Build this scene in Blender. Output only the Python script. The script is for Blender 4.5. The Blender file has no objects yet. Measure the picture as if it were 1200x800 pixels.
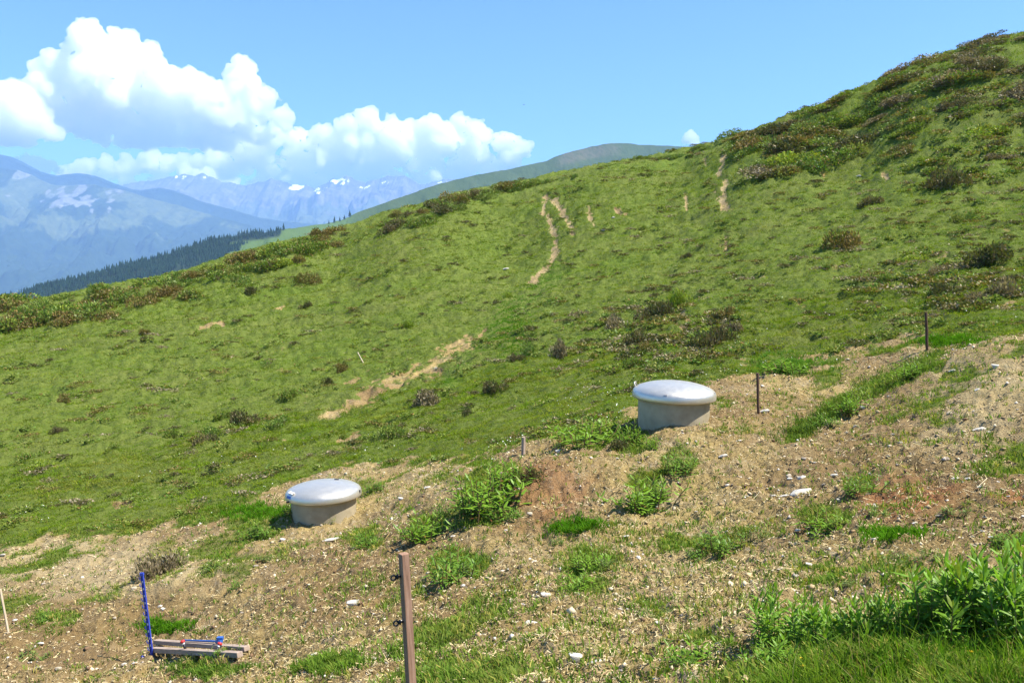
import bpy, math, random
import numpy as np
from mathutils import Matrix, Vector

random.seed(7)
RNG = np.random.default_rng(11)
S = bpy.context.scene
COL = S.collection
R = math.radians

# ------------------------------------------------------------------ camera maths (lens and tilt of the photograph)
F = 940.0
HOR = 320.0
PITCH = math.atan((400 - HOR) / F)
CP, SP = math.cos(PITCH), math.sin(PITCH)


def ray(px, py):
    """viewing direction scaled so that its y component is 1"""
    u = (np.asarray(px, float) - 600) / F
    v = (400 - np.asarray(py, float)) / F
    y = CP + v * SP
    z = -SP + v * CP
    return u / y, z / y


def at(px, py, Y):
    a, b = ray(px, py)
    return np.stack([a * Y, np.ones_like(a) * Y, b * Y], -1)


def pix(x, y, z):
    d = y * CP - z * SP
    d = np.where(np.abs(d) < 1e-3, 1e-3, d)
    return 600 + F * x / d, 400 - F * (y * SP + z * CP) / d


# ------------------------------------------------------------------ noise
_p = np.random.default_rng(3).permutation(256)
PERM = np.concatenate([_p, _p, _p])
_g = np.random.default_rng(4).uniform(0, 2 * math.pi, 256)
GX, GY = np.cos(_g), np.sin(_g)


def noise(x, y, seed=0):
    x = np.asarray(x, float) + seed * 17.31
    y = np.asarray(y, float) + seed * 9.77
    xi = np.floor(x).astype(int)
    yi = np.floor(y).astype(int)
    xf, yf = x - xi, y - yi
    u = xf * xf * xf * (xf * (xf * 6 - 15) + 10)
    v = yf * yf * yf * (yf * (yf * 6 - 15) + 10)

    def g(i, j):
        h = PERM[PERM[(xi + i) & 255] + ((yi + j) & 255)]
        return GX[h] * (xf - i) + GY[h] * (yf - j)
    a = g(0, 0) + u * (g(1, 0) - g(0, 0))
    b = g(0, 1) + u * (g(1, 1) - g(0, 1))
    return (a + v * (b - a)) * 1.5


def fbm(x, y, o=4, seed=0, gain=0.5):
    s, a, t = 0, 1.0, 0
    for k in range(o):
        s = s + a * noise(x * 2 ** k, y * 2 ** k, seed + k)
        t += a
        a *= gain
    return s / t


def ridged(x, y, o=4, seed=0):
    s, a, t = 0, 1.0, 0
    for k in range(o):
        s = s + a * (1 - np.abs(noise(x * 2 ** k, y * 2 ** k, seed + k)) * 1.6)
        t += a
        a *= 0.5
    return s / t


def sstep(a, b, x):
    t = np.clip((x - a) / (b - a), 0, 1)
    return t * t * (3 - 2 * t)


# ------------------------------------------------------------------ mesh helpers
def tri_mesh(name, V, T, cols=None, smooth=False, attrs=None):
    V = np.asarray(V, np.float32)
    T = np.asarray(T, np.int32)
    me = bpy.data.meshes.new(name)
    k = T.shape[1]
    me.vertices.add(len(V))
    me.vertices.foreach_set('co', V.ravel())
    me.loops.add(T.size)
    me.loops.foreach_set('vertex_index', T.ravel())
    me.polygons.add(len(T))
    me.polygons.foreach_set('loop_start', np.arange(0, T.size, k, dtype=np.int32))
    if smooth:
        me.polygons.foreach_set('use_smooth', np.ones(len(T), bool))
    me.update(calc_edges=True)
    if cols is not None:
        c = np.ones((len(V), 4), np.float32)
        c[:, :3] = cols
        a = me.color_attributes.new('col', 'FLOAT_COLOR', 'POINT')
        a.data.foreach_set('color', c.ravel())
    for n, d in (attrs or {}).items():
        a = me.attributes.new(n, 'FLOAT', 'POINT')
        a.data.foreach_set('value', np.asarray(d, np.float32))
    return me


def link(name, me, mat=None, parent=None, label=None, cat=None, group=None, kind=None):
    o = bpy.data.objects.new(name, me)
    COL.objects.link(o)
    if mat is not None:
        me.materials.append(mat)
    if parent is not None:
        o.parent = parent
    return tag(o, label, cat, group, kind)


def tag(o, label=None, cat=None, group=None, kind=None):
    if label:
        o['label'] = label
    if cat:
        o['category'] = cat
    if group:
        o['group'] = group
    if kind:
        o['kind'] = kind
    return o


def empty(name, loc, label, cat, group=None):
    o = bpy.data.objects.new(name, None)
    COL.objects.link(o)
    o.location = loc
    o.empty_display_size = 0.1
    return tag(o, label, cat, group)


class MB:
    """collects shapes into one mesh"""

    def __init__(self):
        self.v, self.f = [], []

    def add(self, V, Fc):
        n = len(self.v)
        self.v += [tuple(map(float, p)) for p in V]
        self.f += [tuple(i + n for i in f) for f in Fc]

    def box(self, c, s, M=None):
        c, s = Vector(c), Vector(s) / 2
        P = [Vector((x * s.x, y * s.y, z * s.z)) + c for x in (-1, 1) for y in (-1, 1) for z in (-1, 1)]
        if M is not None:
            P = [M @ p for p in P]
        self.add(P, [(0, 1, 3, 2), (4, 6, 7, 5), (0, 4, 5, 1), (2, 3, 7, 6), (0, 2, 6, 4), (1, 5, 7, 3)])

    def tube(self, pts, rad, n=10, cap=True):
        pts = [Vector(p) for p in pts]
        if not hasattr(rad, '__len__'):
            rad = [rad] * len(pts)
        V, Fc = [], []
        for i, p in enumerate(pts):
            d = (pts[min(i + 1, len(pts) - 1)] - pts[max(i - 1, 0)]).normalized()
            a = d.orthogonal().normalized()
            if i and abs(a.dot(pa)) < 0.99:
                a = (pa - d * pa.dot(d)).normalized()
            pa = a
            b = d.cross(a)
            for k in range(n):
                t = 2 * math.pi * k / n
                V.append(p + (a * math.cos(t) + b * math.sin(t)) * rad[i])
        for i in range(len(pts) - 1):
            for k in range(n):
                q = (k + 1) % n
                Fc.append((i * n + k, i * n + q, (i + 1) * n + q, (i + 1) * n + k))
        if cap:
            Fc.append(tuple(range(n))[::-1])
            Fc.append(tuple((len(pts) - 1) * n + k for k in range(n)))
        self.add(V, Fc)

    def lathe(self, prof, n=64):
        V, Fc = [], []
        for (r, z) in prof:
            for k in range(n):
                t = 2 * math.pi * k / n
                V.append((r * math.cos(t), r * math.sin(t), z))
        for i in range(len(prof) - 1):
            for k in range(n):
                q = (k + 1) % n
                Fc.append((i * n + k, i * n + q, (i + 1) * n + q, (i + 1) * n + k))
        self.add(V, Fc)

    def mesh(self, name, smooth=False, bevel=0):
        me = bpy.data.meshes.new(name)
        me.from_pydata(self.v, [], self.f)
        if bevel:
            import bmesh
            bm = bmesh.new()
            bm.from_mesh(me)
            bmesh.ops.bevel(bm, geom=bm.edges[:], offset=bevel, segments=2, affect='EDGES', profile=0.6)
            bm.to_mesh(me)
            bm.free()
        if smooth:
            me.polygons.foreach_set('use_smooth', [True] * len(me.polygons))
        me.update()
        return me


# ------------------------------------------------------------------ materials
def mat(name):
    m = bpy.data.materials.new(name)
    m.use_nodes = True
    nt = m.node_tree
    nt.nodes.clear()
    out = nt.nodes.new('ShaderNodeOutputMaterial')
    return m, nt, out


def N(nt, t, **kw):
    n = nt.nodes.new(t)
    for k, v in kw.items():
        if k in n.inputs:
            n.inputs[k].default_value = v
        else:
            setattr(n, k, v)
    return n


def nz(nt, scale, detail=6, rough=0.6, vec=None):
    n = N(nt, 'ShaderNodeTexNoise', Scale=scale, Detail=detail, Roughness=rough)
    if vec is not None:
        nt.links.new(vec, n.inputs['Vector'])
    return n.outputs['Fac']


def ramp(nt, fac, stops):
    r = nt.nodes.new('ShaderNodeValToRGB')
    e = r.color_ramp.elements
    while len(e) < len(stops):
        e.new(0.5)
    for k, (p, c) in enumerate(stops):
        e[k].position = p
        e[k].color = (*c, 1) if hasattr(c, '__len__') else (c, c, c, 1)
    nt.links.new(fac, r.inputs[0])
    return r.outputs[0]


def mixc(nt, fac, a, b, mode='MIX'):
    m = nt.nodes.new('ShaderNodeMix')
    m.data_type = 'RGBA'
    m.blend_type = mode
    for s, v in ((0, fac), (6, a), (7, b)):
        if hasattr(v, 'node'):
            nt.links.new(v, m.inputs[s])
        elif s == 0:
            m.inputs[0].default_value = v
        else:
            m.inputs[s].default_value = (*v, 1)
    return m.outputs[2]


def mth(nt, op, a, b=0.0, c=0.0):
    m = nt.nodes.new('ShaderNodeMath')
    m.operation = op
    for s, v in enumerate((a, b, c)):
        if hasattr(v, 'node'):
            nt.links.new(v, m.inputs[s])
        else:
            m.inputs[s].default_value = v
    return m.outputs[0]


def attr(nt, name):
    a = nt.nodes.new('ShaderNodeAttribute')
    a.attribute_name = name
    return a


def pos(nt):
    return nt.nodes.new('ShaderNodeNewGeometry').outputs['Position']


def bump(nt, h, strength, dist):
    b = N(nt, 'ShaderNodeBump', Strength=strength, Distance=dist)
    nt.links.new(h, b.inputs['Height'])
    return b.outputs[0]


def principled(nt, out, col, rough=0.8, normal=None, metallic=0.0, spec=0.3):
    p = N(nt, 'ShaderNodeBsdfPrincipled', Roughness=rough, Metallic=metallic)
    p.inputs['Specular IOR Level'].default_value = spec
    if hasattr(col, 'node'):
        nt.links.new(col, p.inputs['Base Color'])
    else:
        p.inputs['Base Color'].default_value = (*col, 1)
    if normal is not None:
        nt.links.new(normal, p.inputs['Normal'])
    nt.links.new(p.outputs[0], out.inputs[0])
    return p


def leaf_mat(name, trans=0.35, gloss=0.0, jitter=0.25, scale=8.0):
    m, nt, out = mat(name)
    c = attr(nt, 'col').outputs['Color']
    n = nz(nt, scale, 3, 0.6, pos(nt))
    c2 = mixc(nt, 1.0, c, ramp(nt, n, [(0.3, 1 - jitter), (0.7, 1 + jitter)]), 'MULTIPLY')
    d = nt.nodes.new('ShaderNodeBsdfDiffuse')
    nt.links.new(c2, d.inputs[0])
    t = nt.nodes.new('ShaderNodeBsdfTranslucent')
    ct = mixc(nt, 1.0, c2, (1.15, 1.2, 0.5), 'MULTIPLY')
    nt.links.new(ct, t.inputs[0])
    x = N(nt, 'ShaderNodeMixShader')
    x.inputs[0].default_value = trans
    nt.links.new(d.outputs[0], x.inputs[1])
    nt.links.new(t.outputs[0], x.inputs[2])
    last = x
    if gloss:
        g = N(nt, 'ShaderNodeBsdfGlossy', Roughness=0.45)
        y = N(nt, 'ShaderNodeMixShader')
        y.inputs[0].default_value = gloss
        nt.links.new(x.outputs[0], y.inputs[1])
        nt.links.new(g.outputs[0], y.inputs[2])
        last = y
    nt.links.new(last.outputs[0], out.inputs[0])
    return m


# ------------------------------------------------------------------ the slope: heights from surveyed control points
COLS = {
    -300: [(820, 9.2), (700, 12), (620, 16), (540, 22), (480, 30), (440, 38), (405, 50), (396, 55)],
    0: [(800, 8.3), (720, 10.6), (640, 14), (560, 19), (480, 28), (420, 38), (386, 47), (362, 56), (356, 60)],
    200: [(800, 7.6), (766, 8.9), (700, 10.2), (640, 12.8), (560, 18), (480, 26), (400, 38), (340, 52), (323, 60)],
    300: [(800, 6.4), (700, 9.3), (620, 12.7), (560, 16.8), (470, 25.5), (390, 38), (315, 53), (292, 62)],
    400: [(800, 5.3), (700, 8.3), (612, 12.4), (590, 13.6), (540, 17), (460, 25), (380, 37), (300, 54), (268, 63)],
    600: [(800, 4.0), (700, 6.6), (620, 8.9), (535, 11.6), (500, 15.5), (440, 22), (360, 34), (280, 52), (215, 70)],
    800: [(800, 3.4), (700, 5.6), (600, 8.6), (503, 11.2), (487, 12.2), (455, 14.5), (400, 20), (330, 31), (260, 44), (200, 58), (175, 66)],
    1000: [(800, 2.9), (700, 4.6), (600, 7.2), (520, 9.8), (455, 12.6), (400, 16.5), (330, 23), (260, 33), (180, 46), (107, 58)],
    1200: [(800, 2.6), (700, 4.1), (600, 6.3), (500, 8.6), (402, 11.4), (385, 13.4), (340, 17), (260, 26), (160, 38), (42, 54)],
    1500: [(820, 2.2), (700, 3.5), (600, 5.3), (500, 7.4), (400, 10), (300, 16), (200, 25), (100, 36), (-40, 52)],
}
for px_, py_, Y_ in ((50, 351, 59), (100, 341, 60), (150, 332, 60), (250, 307, 61), (350, 280, 62.5), (450, 250, 64.5), (500, 238, 66.5), (550, 225, 68.5), (650, 205, 69.5), (700, 196, 68.5), (750, 186, 67.5), (850, 163, 63.5), (900, 148, 61), (950, 127, 59.5), (1050, 86, 56.5), (1100, 68, 55.5), (1150, 54, 54.7), (1350, 2, 53)):
    COLS[px_] = [(py_, Y_)]
CT = []
for px_, rows in COLS.items():
    for (py_, Y_) in rows:
        CT.append(at(px_, py_, Y_))
    p_ = at(px_, rows[-1][0], rows[-1][1])
    for k_, dz_ in ((1.12, 0.06), (1.3, 0.22), (1.6, 0.3)):
        q_ = p_ * np.array([k_, k_, 1.0])
        q_[2] = p_[2] - dz_ * (k_ - 1) * rows[-1][1]
        CT.append(q_)
for q_ in ((0, 0, -1.55), (0, -6, -1.3), (-8, 0, -3.2), (7, 0, -0.7), (-20, -4, -5.5), (20, -4, 1.5), (0, -30, -3), (-40, -20, -9), (40, -10, 6), (-60, 10, -9), (50, 15, 10)):
    CT.append(np.array(q_, float))
CT = np.array(CT)


def warp(x, y):
    r = np.hypot(x, y) + 1e-6
    k = np.arcsinh(r / 4.0) / r
    return x * k, y * k


_wx, _wy = warp(CT[:, 0], CT[:, 1])


def _phi(d2):
    return 0.5 * d2 * np.log(d2 + 1e-9)


_n = len(CT)
_K = _phi((_wx[:, None] - _wx[None]) ** 2 + (_wy[:, None] - _wy[None]) ** 2) + np.eye(_n) * 2e-4
_A = np.zeros((_n + 3, _n + 3))
_A[:_n, :_n] = _K
_A[:_n, _n] = _A[_n, :_n] = 1
_A[:_n, _n + 1] = _A[_n + 1, :_n] = _wx
_A[:_n, _n + 2] = _A[_n + 2, :_n] = _wy
_W = np.linalg.solve(_A, np.concatenate([CT[:, 2], [0, 0, 0]])).astype(np.float32)


def tps(x, y):
    wx, wy = warp(x, y)
    sh = wx.shape
    wx, wy = wx.ravel().astype(np.float32), wy.ravel().astype(np.float32)
    o = np.empty(len(wx), np.float32)
    a, b = _wx.astype(np.float32), _wy.astype(np.float32)
    for s in range(0, len(wx), 60000):
        i = slice(s, s + 60000)
        d2 = (wx[i, None] - a) ** 2 + (wy[i, None] - b) ** 2
        o[i] = (0.5 * d2 * np.log(d2 + 1e-9)) @ _W[:_n] + _W[_n] + _W[_n + 1] * wx[i] + _W[_n + 2] * wy[i]
    return o.reshape(sh).astype(float)


RMAX = 92.0

# --- what covers the ground where (surveyed patches, in the photograph's bearings)
BX = [-300, 0, 60, 150, 250, 330, 400, 480, 560, 600, 640, 700, 745, 830, 880, 960, 1060, 1110, 1200, 1500]
BY = [690, 645, 630, 622, 603, 570, 552, 545, 540, 524, 517, 503, 484, 452, 432, 420, 402, 396, 390, 370]
DIRT_PATCH = [  # bare soil in the turf: polyline, half width
    ([(548, 400), (525, 412), (512, 425)], 9), ([(505, 430), (470, 440), (445, 452), (425, 468)], 10), ([(430, 468), (400, 480), (375, 490)], 5),
    ([(640, 230), (655, 240), (668, 262), (670, 270)], 4.2), ([(640, 232), (636, 250)], 3.6), ([(644, 252), (646, 262), (652, 285), (650, 300), (640, 315), (622, 330)], 4.0),
    ([(850, 178), (842, 204)], 4), ([(851, 210), (848, 228)], 3.6), ([(844, 231), (853, 243)], 5.5), ([(849, 270), (851, 290)], 2.5), ([(803, 228), (805, 244)], 2.5),
    ([(826, 188), (828, 193)], 2.5), ([(690, 245), (694, 262)], 3), ([(1032, 207), (1040, 210)], 3), ([(338, 357), (320, 367)], 2.5), ([(262, 378), (235, 384)], 2),
    ([(135, 592), (150, 588)], 6), ([(790, 380), (806, 384)], 3), ([(420, 443), (405, 447)], 2.5), ([(960, 200), (965, 203)], 2), ([(440, 545), (360, 560), (310, 585)], 6),
    ([(400, 515), (420, 508)], 4), ([(560, 392), (568, 387)], 3), ([(720, 245), (735, 250)], 2), ([(1040, 400), (1100, 392)], 5), ([(1190, 355), (1175, 360)], 5),
    ([(930, 352), (940, 356)], 4), ([(805, 372), (800, 366)], 4),
]
GREEN_PATCH = [  # greenery inside the bare ground: centre, radii, strength
    (575, 572, 48, 38, .9), (690, 505, 46, 22, 1), (735, 512, 30, 22, .8), (757, 575, 36, 30, .8), (795, 545, 28, 18, .6), (530, 662, 42, 22, .8), (498, 612, 30, 22, .8),
    (430, 632, 30, 16, .7), (300, 615, 40, 22, .7), (260, 650, 55, 30, .6), (200, 650, 30, 30, .5), (200, 735, 22, 10, .9), (245, 790, 40, 12, .9), (150, 750, 30, 10, .3), (60, 722, 30, 12, .8),
    (30, 735, 50, 14, .4), (700, 660, 50, 26, .7), (675, 622, 24, 8, 1), (690, 690, 40, 16, .6), (840, 640, 60, 18, .7), (770, 720, 30, 12, .6), (820, 755, 40, 14, .6),
    (960, 610, 40, 16, .6), (1012, 568, 26, 16, .6), (1045, 635, 26, 10, .9), (1190, 640, 30, 14, .8), (1050, 580, 30, 10, .3), (385, 788, 30, 10, .9), (505, 780, 16, 12, .6), (620, 790, 40, 14, .5),
    (880, 505, 60, 12, .35), (1080, 480, 70, 14, .45), (1120, 450, 50, 14, .35), (1050, 520, 70, 12, .3), (920, 425, 34, 12, 1), (730, 640, 60, 20, .3), (440, 690, 60, 20, .3), (420, 575, 30, 14, .6), (520, 565, 36, 16, .5),
    (1165, 560, 40, 12, .35), (900, 630, 30, 20, .4), (330, 650, 30, 14, .5), (950, 690, 40, 10, .3), (1060, 690, 60, 12, .3), (1110, 400, 30, 8, .6), (845, 470, 22, 8, .5),
]


def seg_dist(px, py, pts):
    d = np.full(px.shape, 1e9)
    for (ax, ay), (bx, by) in zip(pts[:-1], pts[1:]):
        dx, dy = bx - ax, by - ay
        t = np.clip(((px - ax) * dx + (py - ay) * dy) / (dx * dx + dy * dy), 0, 1)
        d = np.minimum(d, np.hypot(px - ax - t * dx, py - ay - t * dy))
    return d


STRIP = [(930, 512), (965, 488), (1000, 470), (1045, 444), (1098, 418)]


def cover(x, y, z):
    """1 = bare soil, 0 = turf"""
    px, py = pix(x, y, z)
    r = np.hypot(x, y)
    n1 = fbm(x * 0.9, y * 0.9, 4, 21)
    n2 = fbm(x * 3.1, y * 3.1, 3, 31)
    b = np.interp(px, BX, BY)
    d = sstep(-7, 9, py - b + n1 * 34 + n2 * 12)
    for pts, w in DIRT_PATCH:
        q = seg_dist(px, py, pts)
        k = (0.42 + 0.9 * sstep(-0.35, 0.35, fbm(x * 2.4, y * 2.4, 3, 37))) if w > 8 else 0.85
        d = np.maximum(d, k * sstep(0.2 * w, -0.35 * w, q - w * 0.9 + (n1 * 0.7 + n2 * 1.3) * w * 1.15))
    g = np.zeros(px.shape)
    for cx, cy, rx, ry, s in GREEN_PATCH:
        q = np.hypot((px - cx) / rx, (py - cy) / ry)
        g = np.maximum(g, s * sstep(1.15, 0.45, q + (n1 + n2) * 0.75))
    q = seg_dist(px, py, STRIP)
    g = np.maximum(g, 0.9 * sstep(12, 5, q + (n1 + n2) * 11))
    # long grass at the near right edge of the bare ground
    g = np.maximum(g, sstep(0, 16, py - np.interp(px, [860, 900, 950, 1020, 1120, 1200, 1400], [830, 765, 735, 735, 742, 738, 700]) + n1 * 14))
    # thin green film
    g = np.maximum(g, 0.75 * sstep(0.12, 0.5, fbm(x * 0.55, y * 0.55, 4, 41) + 0.25 * n2))
    d = d * (1 - g)
    d = np.where((y < 0.5), 0.5, d)
    # thin, trodden spots in the turf
    d = np.maximum(d, 0.55 * sstep(0.36, 0.6, fbm(x * 0.45, y * 0.8, 4, 51) + 0.5 * n2) * sstep(60, 25, r))
    return np.clip(d, 0, 1)


def bumps(x, y, d):
    r = np.hypot(x, y)
    far = sstep(8, 26, r)
    near = 1 - far
    f2 = sstep(25, 50, r)
    h = 0.06 * near * fbm(x * 0.8, y * 0.8, 3, 61)
    h = h + d * near * (0.105 * fbm(x * 1.9, y * 1.9, 4, 71) + 0.075 * ridged(x * 4.5, y * 4.5, 3, 74) + 0.032 * fbm(x * 12, y * 12, 3, 76, 0.65))
    h = h + (1 - d) * (0.11 * fbm(x * 1.7, y * 2.1, 4, 81, 0.6))
    h = h + far * (0.22 * fbm(x * 0.55, y * 1.1, 5, 91, 0.65) + 0.19 * fbm(x * 1.5, y * 1.5, 3, 93, 0.6)) + f2 * 0.42 * fbm(x * 0.30 + y * 0.1, y * 0.55 - x * 0.12, 5, 95, 0.6)
    h = h - d * far * 0.10
    return h


def H0(x, y):
    r = np.hypot(x, y)
    k = np.minimum(1, RMAX / np.maximum(r, 1e-6))
    z = tps(x * k, y * k)
    e = np.maximum(r - RMAX, 0)
    z = z - 0.5 * e
    # foot of the lumps and hollows of the dug ground
    for (cx, cy, a, sx, sy) in LUMPS:
        z = z + a * np.exp(-((x - cx) / sx) ** 2 - ((y - cy) / sy) ** 2)
    return np.maximum(z, -900.0)


LUMPS = []


def hit(px, py, disp=True):
    """where the line of sight through a pixel meets the slope"""
    a, b = ray(px, py)
    a, b = np.atleast_1d(a).astype(float), np.atleast_1d(b).astype(float)
    Ys = np.geomspace(1.6, 90, 700)
    X = a[:, None] * Ys
    Z = b[:, None] * Ys
    g = H0(X, np.broadcast_to(Ys, X.shape))
    below = Z < g
    i = np.argmax(below, 1)
    ok = below.any(1)
    i = np.clip(i, 1, len(Ys) - 1)
    n = np.arange(len(a))
    d0 = Z[n, i - 1] - g[n, i - 1]
    d1 = Z[n, i] - g[n, i]
    t = np.clip(d0 / (d0 - d1 + 1e-9), 0, 1)
    Y = Ys[i - 1] + t * (Ys[i] - Ys[i - 1])
    x = a * Y
    return np.stack([x, Y, HF(x, Y)], 1), ok


def HF(x, y):
    z0 = H0(x, y)
    return z0 + bumps(x, y, cover(x, y, z0))


def onground(px, py):
    p, ok = hit([px], [py])
    return p[0]


for (px_, py_, a_, sx_, sy_) in [(640, 560, 0.14, 0.9, 0.6), (612, 590, -0.10, 0.5, 0.3), (760, 600, -0.06, 0.5, 0.3), (1010, 440, -0.16, 0.8, 0.7), (1120, 430, 0.14, 1.0, 0.7), (870, 650, -0.08, 0.6, 0.25),
                                 (345, 615, 0.16, 0.7, 0.5), (425, 610, -0.12, 0.5, 0.5), (790, 505, 0.04, 0.7, 0.5), (200, 690, 0.10, 0.9, 0.5), (120, 660, -0.12, 1.2, 0.8), (930, 470, -0.10, 0.8, 0.6)]:
    q_, _ = hit([px_], [py_])
    LUMPS.append((q_[0][0], q_[0][1], a_, sx_, sy_))

# ------------------------------------------------------------------ ground sheet
DENSE = 48
th = np.concatenate([np.arange(-180, -DENSE, 3.0), np.linspace(-DENSE, DENSE, 1180), np.arange(DENSE + 3, 180, 3.0)])
rr = np.concatenate([np.geomspace(0.4, 1.6, 12)[:-1], np.geomspace(1.6, RMAX, 860), np.geomspace(RMAX * 1.06, 6000, 50)])
TH, RRg = np.meshgrid(np.radians(th), rr)
gx, gy = (RRg * np.sin(TH)).ravel(), (RRg * np.cos(TH)).ravel()
z0 = H0(gx, gy)
gd = cover(gx, gy, z0)
gz = z0 + bumps(gx, gy, gd)
nt_, nr_ = len(th), len(rr)
ii, jj = np.meshgrid(np.arange(nr_ - 1), np.arange(nt_), indexing='ij')
j2 = (jj + 1) % nt_
Q = np.stack([ii * nt_ + jj, ii * nt_ + j2, (ii + 1) * nt_ + j2, (ii + 1) * nt_ + jj], -1).reshape(-1, 4)[:, ::-1]
gV = np.stack([gx, gy, gz], 1)
c0 = len(gV)
gV = np.vstack([gV, [[0, 0, H0(np.array([0.0]), np.array([0.0]))[0]]]])
# dryness of turf and reddish soil
ppx, ppy = pix(gx, gy, z0)
red = sstep(1.2, 0.3, np.hypot((ppx - 1065) / 70, (ppy - 590) / 30) + 0.6 * fbm(gx * 2, gy * 2, 4, 7)) + 0.8 * sstep(1.2, 0.3, np.hypot((ppx - 1190) / 40, (ppy - 590) / 12)) \
    + 0.5 * sstep(1.2, .3, np.hypot((ppx - 640) / 70, (ppy - 580) / 50) + 0.6 * fbm(gx * 2, gy * 2, 4, 9))
pale = sstep(1.3, 0.4, np.hypot((ppx - 120) / 150, (ppy - 665) / 38) + 0.7 * fbm(gx * 1.5, gy * 2.5, 4, 8)) + 0.7 * sstep(1.3, 0.4, np.hypot((ppx - 1150) / 90, (ppy - 470) / 80) + 0.7 * fbm(gx * 1.5, gy * 2.5, 4, 18))
far_path = np.zeros(len(gx))
for pts_, w_ in DIRT_PATCH[3:13]:
    far_path = np.maximum(far_path, (seg_dist(ppx, ppy, pts_) < w_ * 2.5) * 0.4)
pale = np.maximum(pale, far_path)
dry = np.clip(0.5 + 0.9 * fbm(gx * 0.16, gy * 0.28, 4, 15), 0, 1)
shp = np.append
me = tri_mesh('ground', gV, Q, smooth=True, attrs={'dirt': shp(gd, 0.5), 'red': shp(np.clip(red, 0, 1), 0), 'pale': shp(np.clip(pale, 0, 1), 0), 'dry': shp(dry, .5)})

m, nt, out = mat('ground_cover')
P = pos(nt)
dirt = attr(nt, 'dirt').outputs['Fac']
redf = attr(nt, 'red').outputs['Fac']
palef = attr(nt, 'pale').outputs['Fac']
dryf = attr(nt, 'dry').outputs['Fac']
n_f = nz(nt, 9, 8, 0.7, P)
n_m = nz(nt, 1.7, 8, 0.65, P)
n_l = nz(nt, 0.35, 6, 0.6, P)
n_x = nz(nt, 55, 5, 0.7, P)
vor = N(nt, 'ShaderNodeTexVoronoi', Scale=26.0)
nt.links.new(P, vor.inputs['Vector'])
soil = ramp(nt, n_f, [(0.25, (0.095, 0.062, 0.022)), (0.42, (0.27, 0.192, 0.072)), (0.58, (0.41, 0.310, 0.124)), (0.75, (0.54, 0.435, 0.205))])
soil = mixc(nt, 0.6, soil, ramp(nt, n_x, [(0.3, (0.055, 0.037, 0.016)), (0.5, (0.35, 0.260, 0.102)), (0.7, (0.57, 0.462, 0.232))]))
peb = ramp(nt, vor.outputs['Color'], [(0.0, (0.22, 0.16, 0.09)), (0.6, (0.34, 0.26, 0.15)), (1.0, (0.60, 0.54, 0.42))])
soil = mixc(nt, mth(nt, 'MULTIPLY', ramp(nt, n_m, [(0.45, 0.0), (0.62, 1.0)]), 0.6), soil, peb)
soil = mixc(nt, ramp(nt, n_l, [(0.40, 0.0), (0.60, 0.75)]), soil, mixc(nt, n_f, (0.10, 0.062, 0.030), (0.27, 0.175, 0.08)))
soil = mixc(nt, mth(nt, 'MULTIPLY', redf, 0.95), soil, mixc(nt, n_f, (0.17, 0.065, 0.025), (0.40, 0.19, 0.085)))
soil = mixc(nt, mth(nt, 'MULTIPLY', palef, mth(nt, 'MULTIPLY', n_f, 1.1)), soil, mixc(nt, n_x, (0.30, 0.235, 0.115), (0.61, 0.51, 0.31)))
turf = ramp(nt, nz(nt, 2.6, 8, 0.7, P), [(0.28, (0.030, 0.058, 0.006)), (0.45, (0.082, 0.128, 0.012)), (0.6, (0.130, 0.170, 0.021)), (0.78, (0.21, 0.205, 0.050))])
turf = mixc(nt, 0.45, turf, ramp(nt, nz(nt, 14, 6, 0.7, P), [(0.3, (0.030, 0.055, 0.010)), (0.5, (0.095, 0.145, 0.027)), (0.72, (0.18, 0.20, 0.06))]))
turf = mixc(nt, mth(nt, 'MULTIPLY', dryf, 0.55), turf, mixc(nt, nz(nt, 5, 6, .7, P), (0.085, 0.105, 0.022), (0.21, 0.205, 0.070)))
flk = mth(nt, 'MULTIPLY', ramp(nt, nz(nt, 7, 6, 0.75, P), [(0.60, 0.0), (0.70, 1.0)]), ramp(nt, n_m, [(0.42, 0.0), (0.6, 1.0)]))
turf = mixc(nt, mth(nt, 'MULTIPLY', flk, 0.8), turf, mixc(nt, n_f, (0.16, 0.10, 0.05), (0.36, 0.29, 0.15)))
edge = mth(nt, 'ADD', dirt, mth(nt, 'MULTIPLY', mth(nt, 'SUBTRACT', n_f, 0.5), 0.8))
col = mixc(nt, ramp(nt, edge, [(0.32, 0.0), (0.62, 1.0)]), turf, soil)
hh = mth(nt, 'ADD', mth(nt, 'MULTIPLY', n_f, 1.0), mth(nt, 'MULTIPLY', n_x, 0.35))
principled(nt, out, col, 0.95, bump(nt, hh, 1.0, 0.08), spec=0.08)
link('ground', me, m, kind='structure')

HAZE = 0.75e-4
EXPO = 1.35

# ------------------------------------------------------------------ far country
def interp_sil(sil, n):
    s = np.array(sil, float)
    px = np.linspace(s[0, 0], s[-1, 0], n)
    return px, np.interp(px, s[:, 0], s[:, 1])


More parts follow.
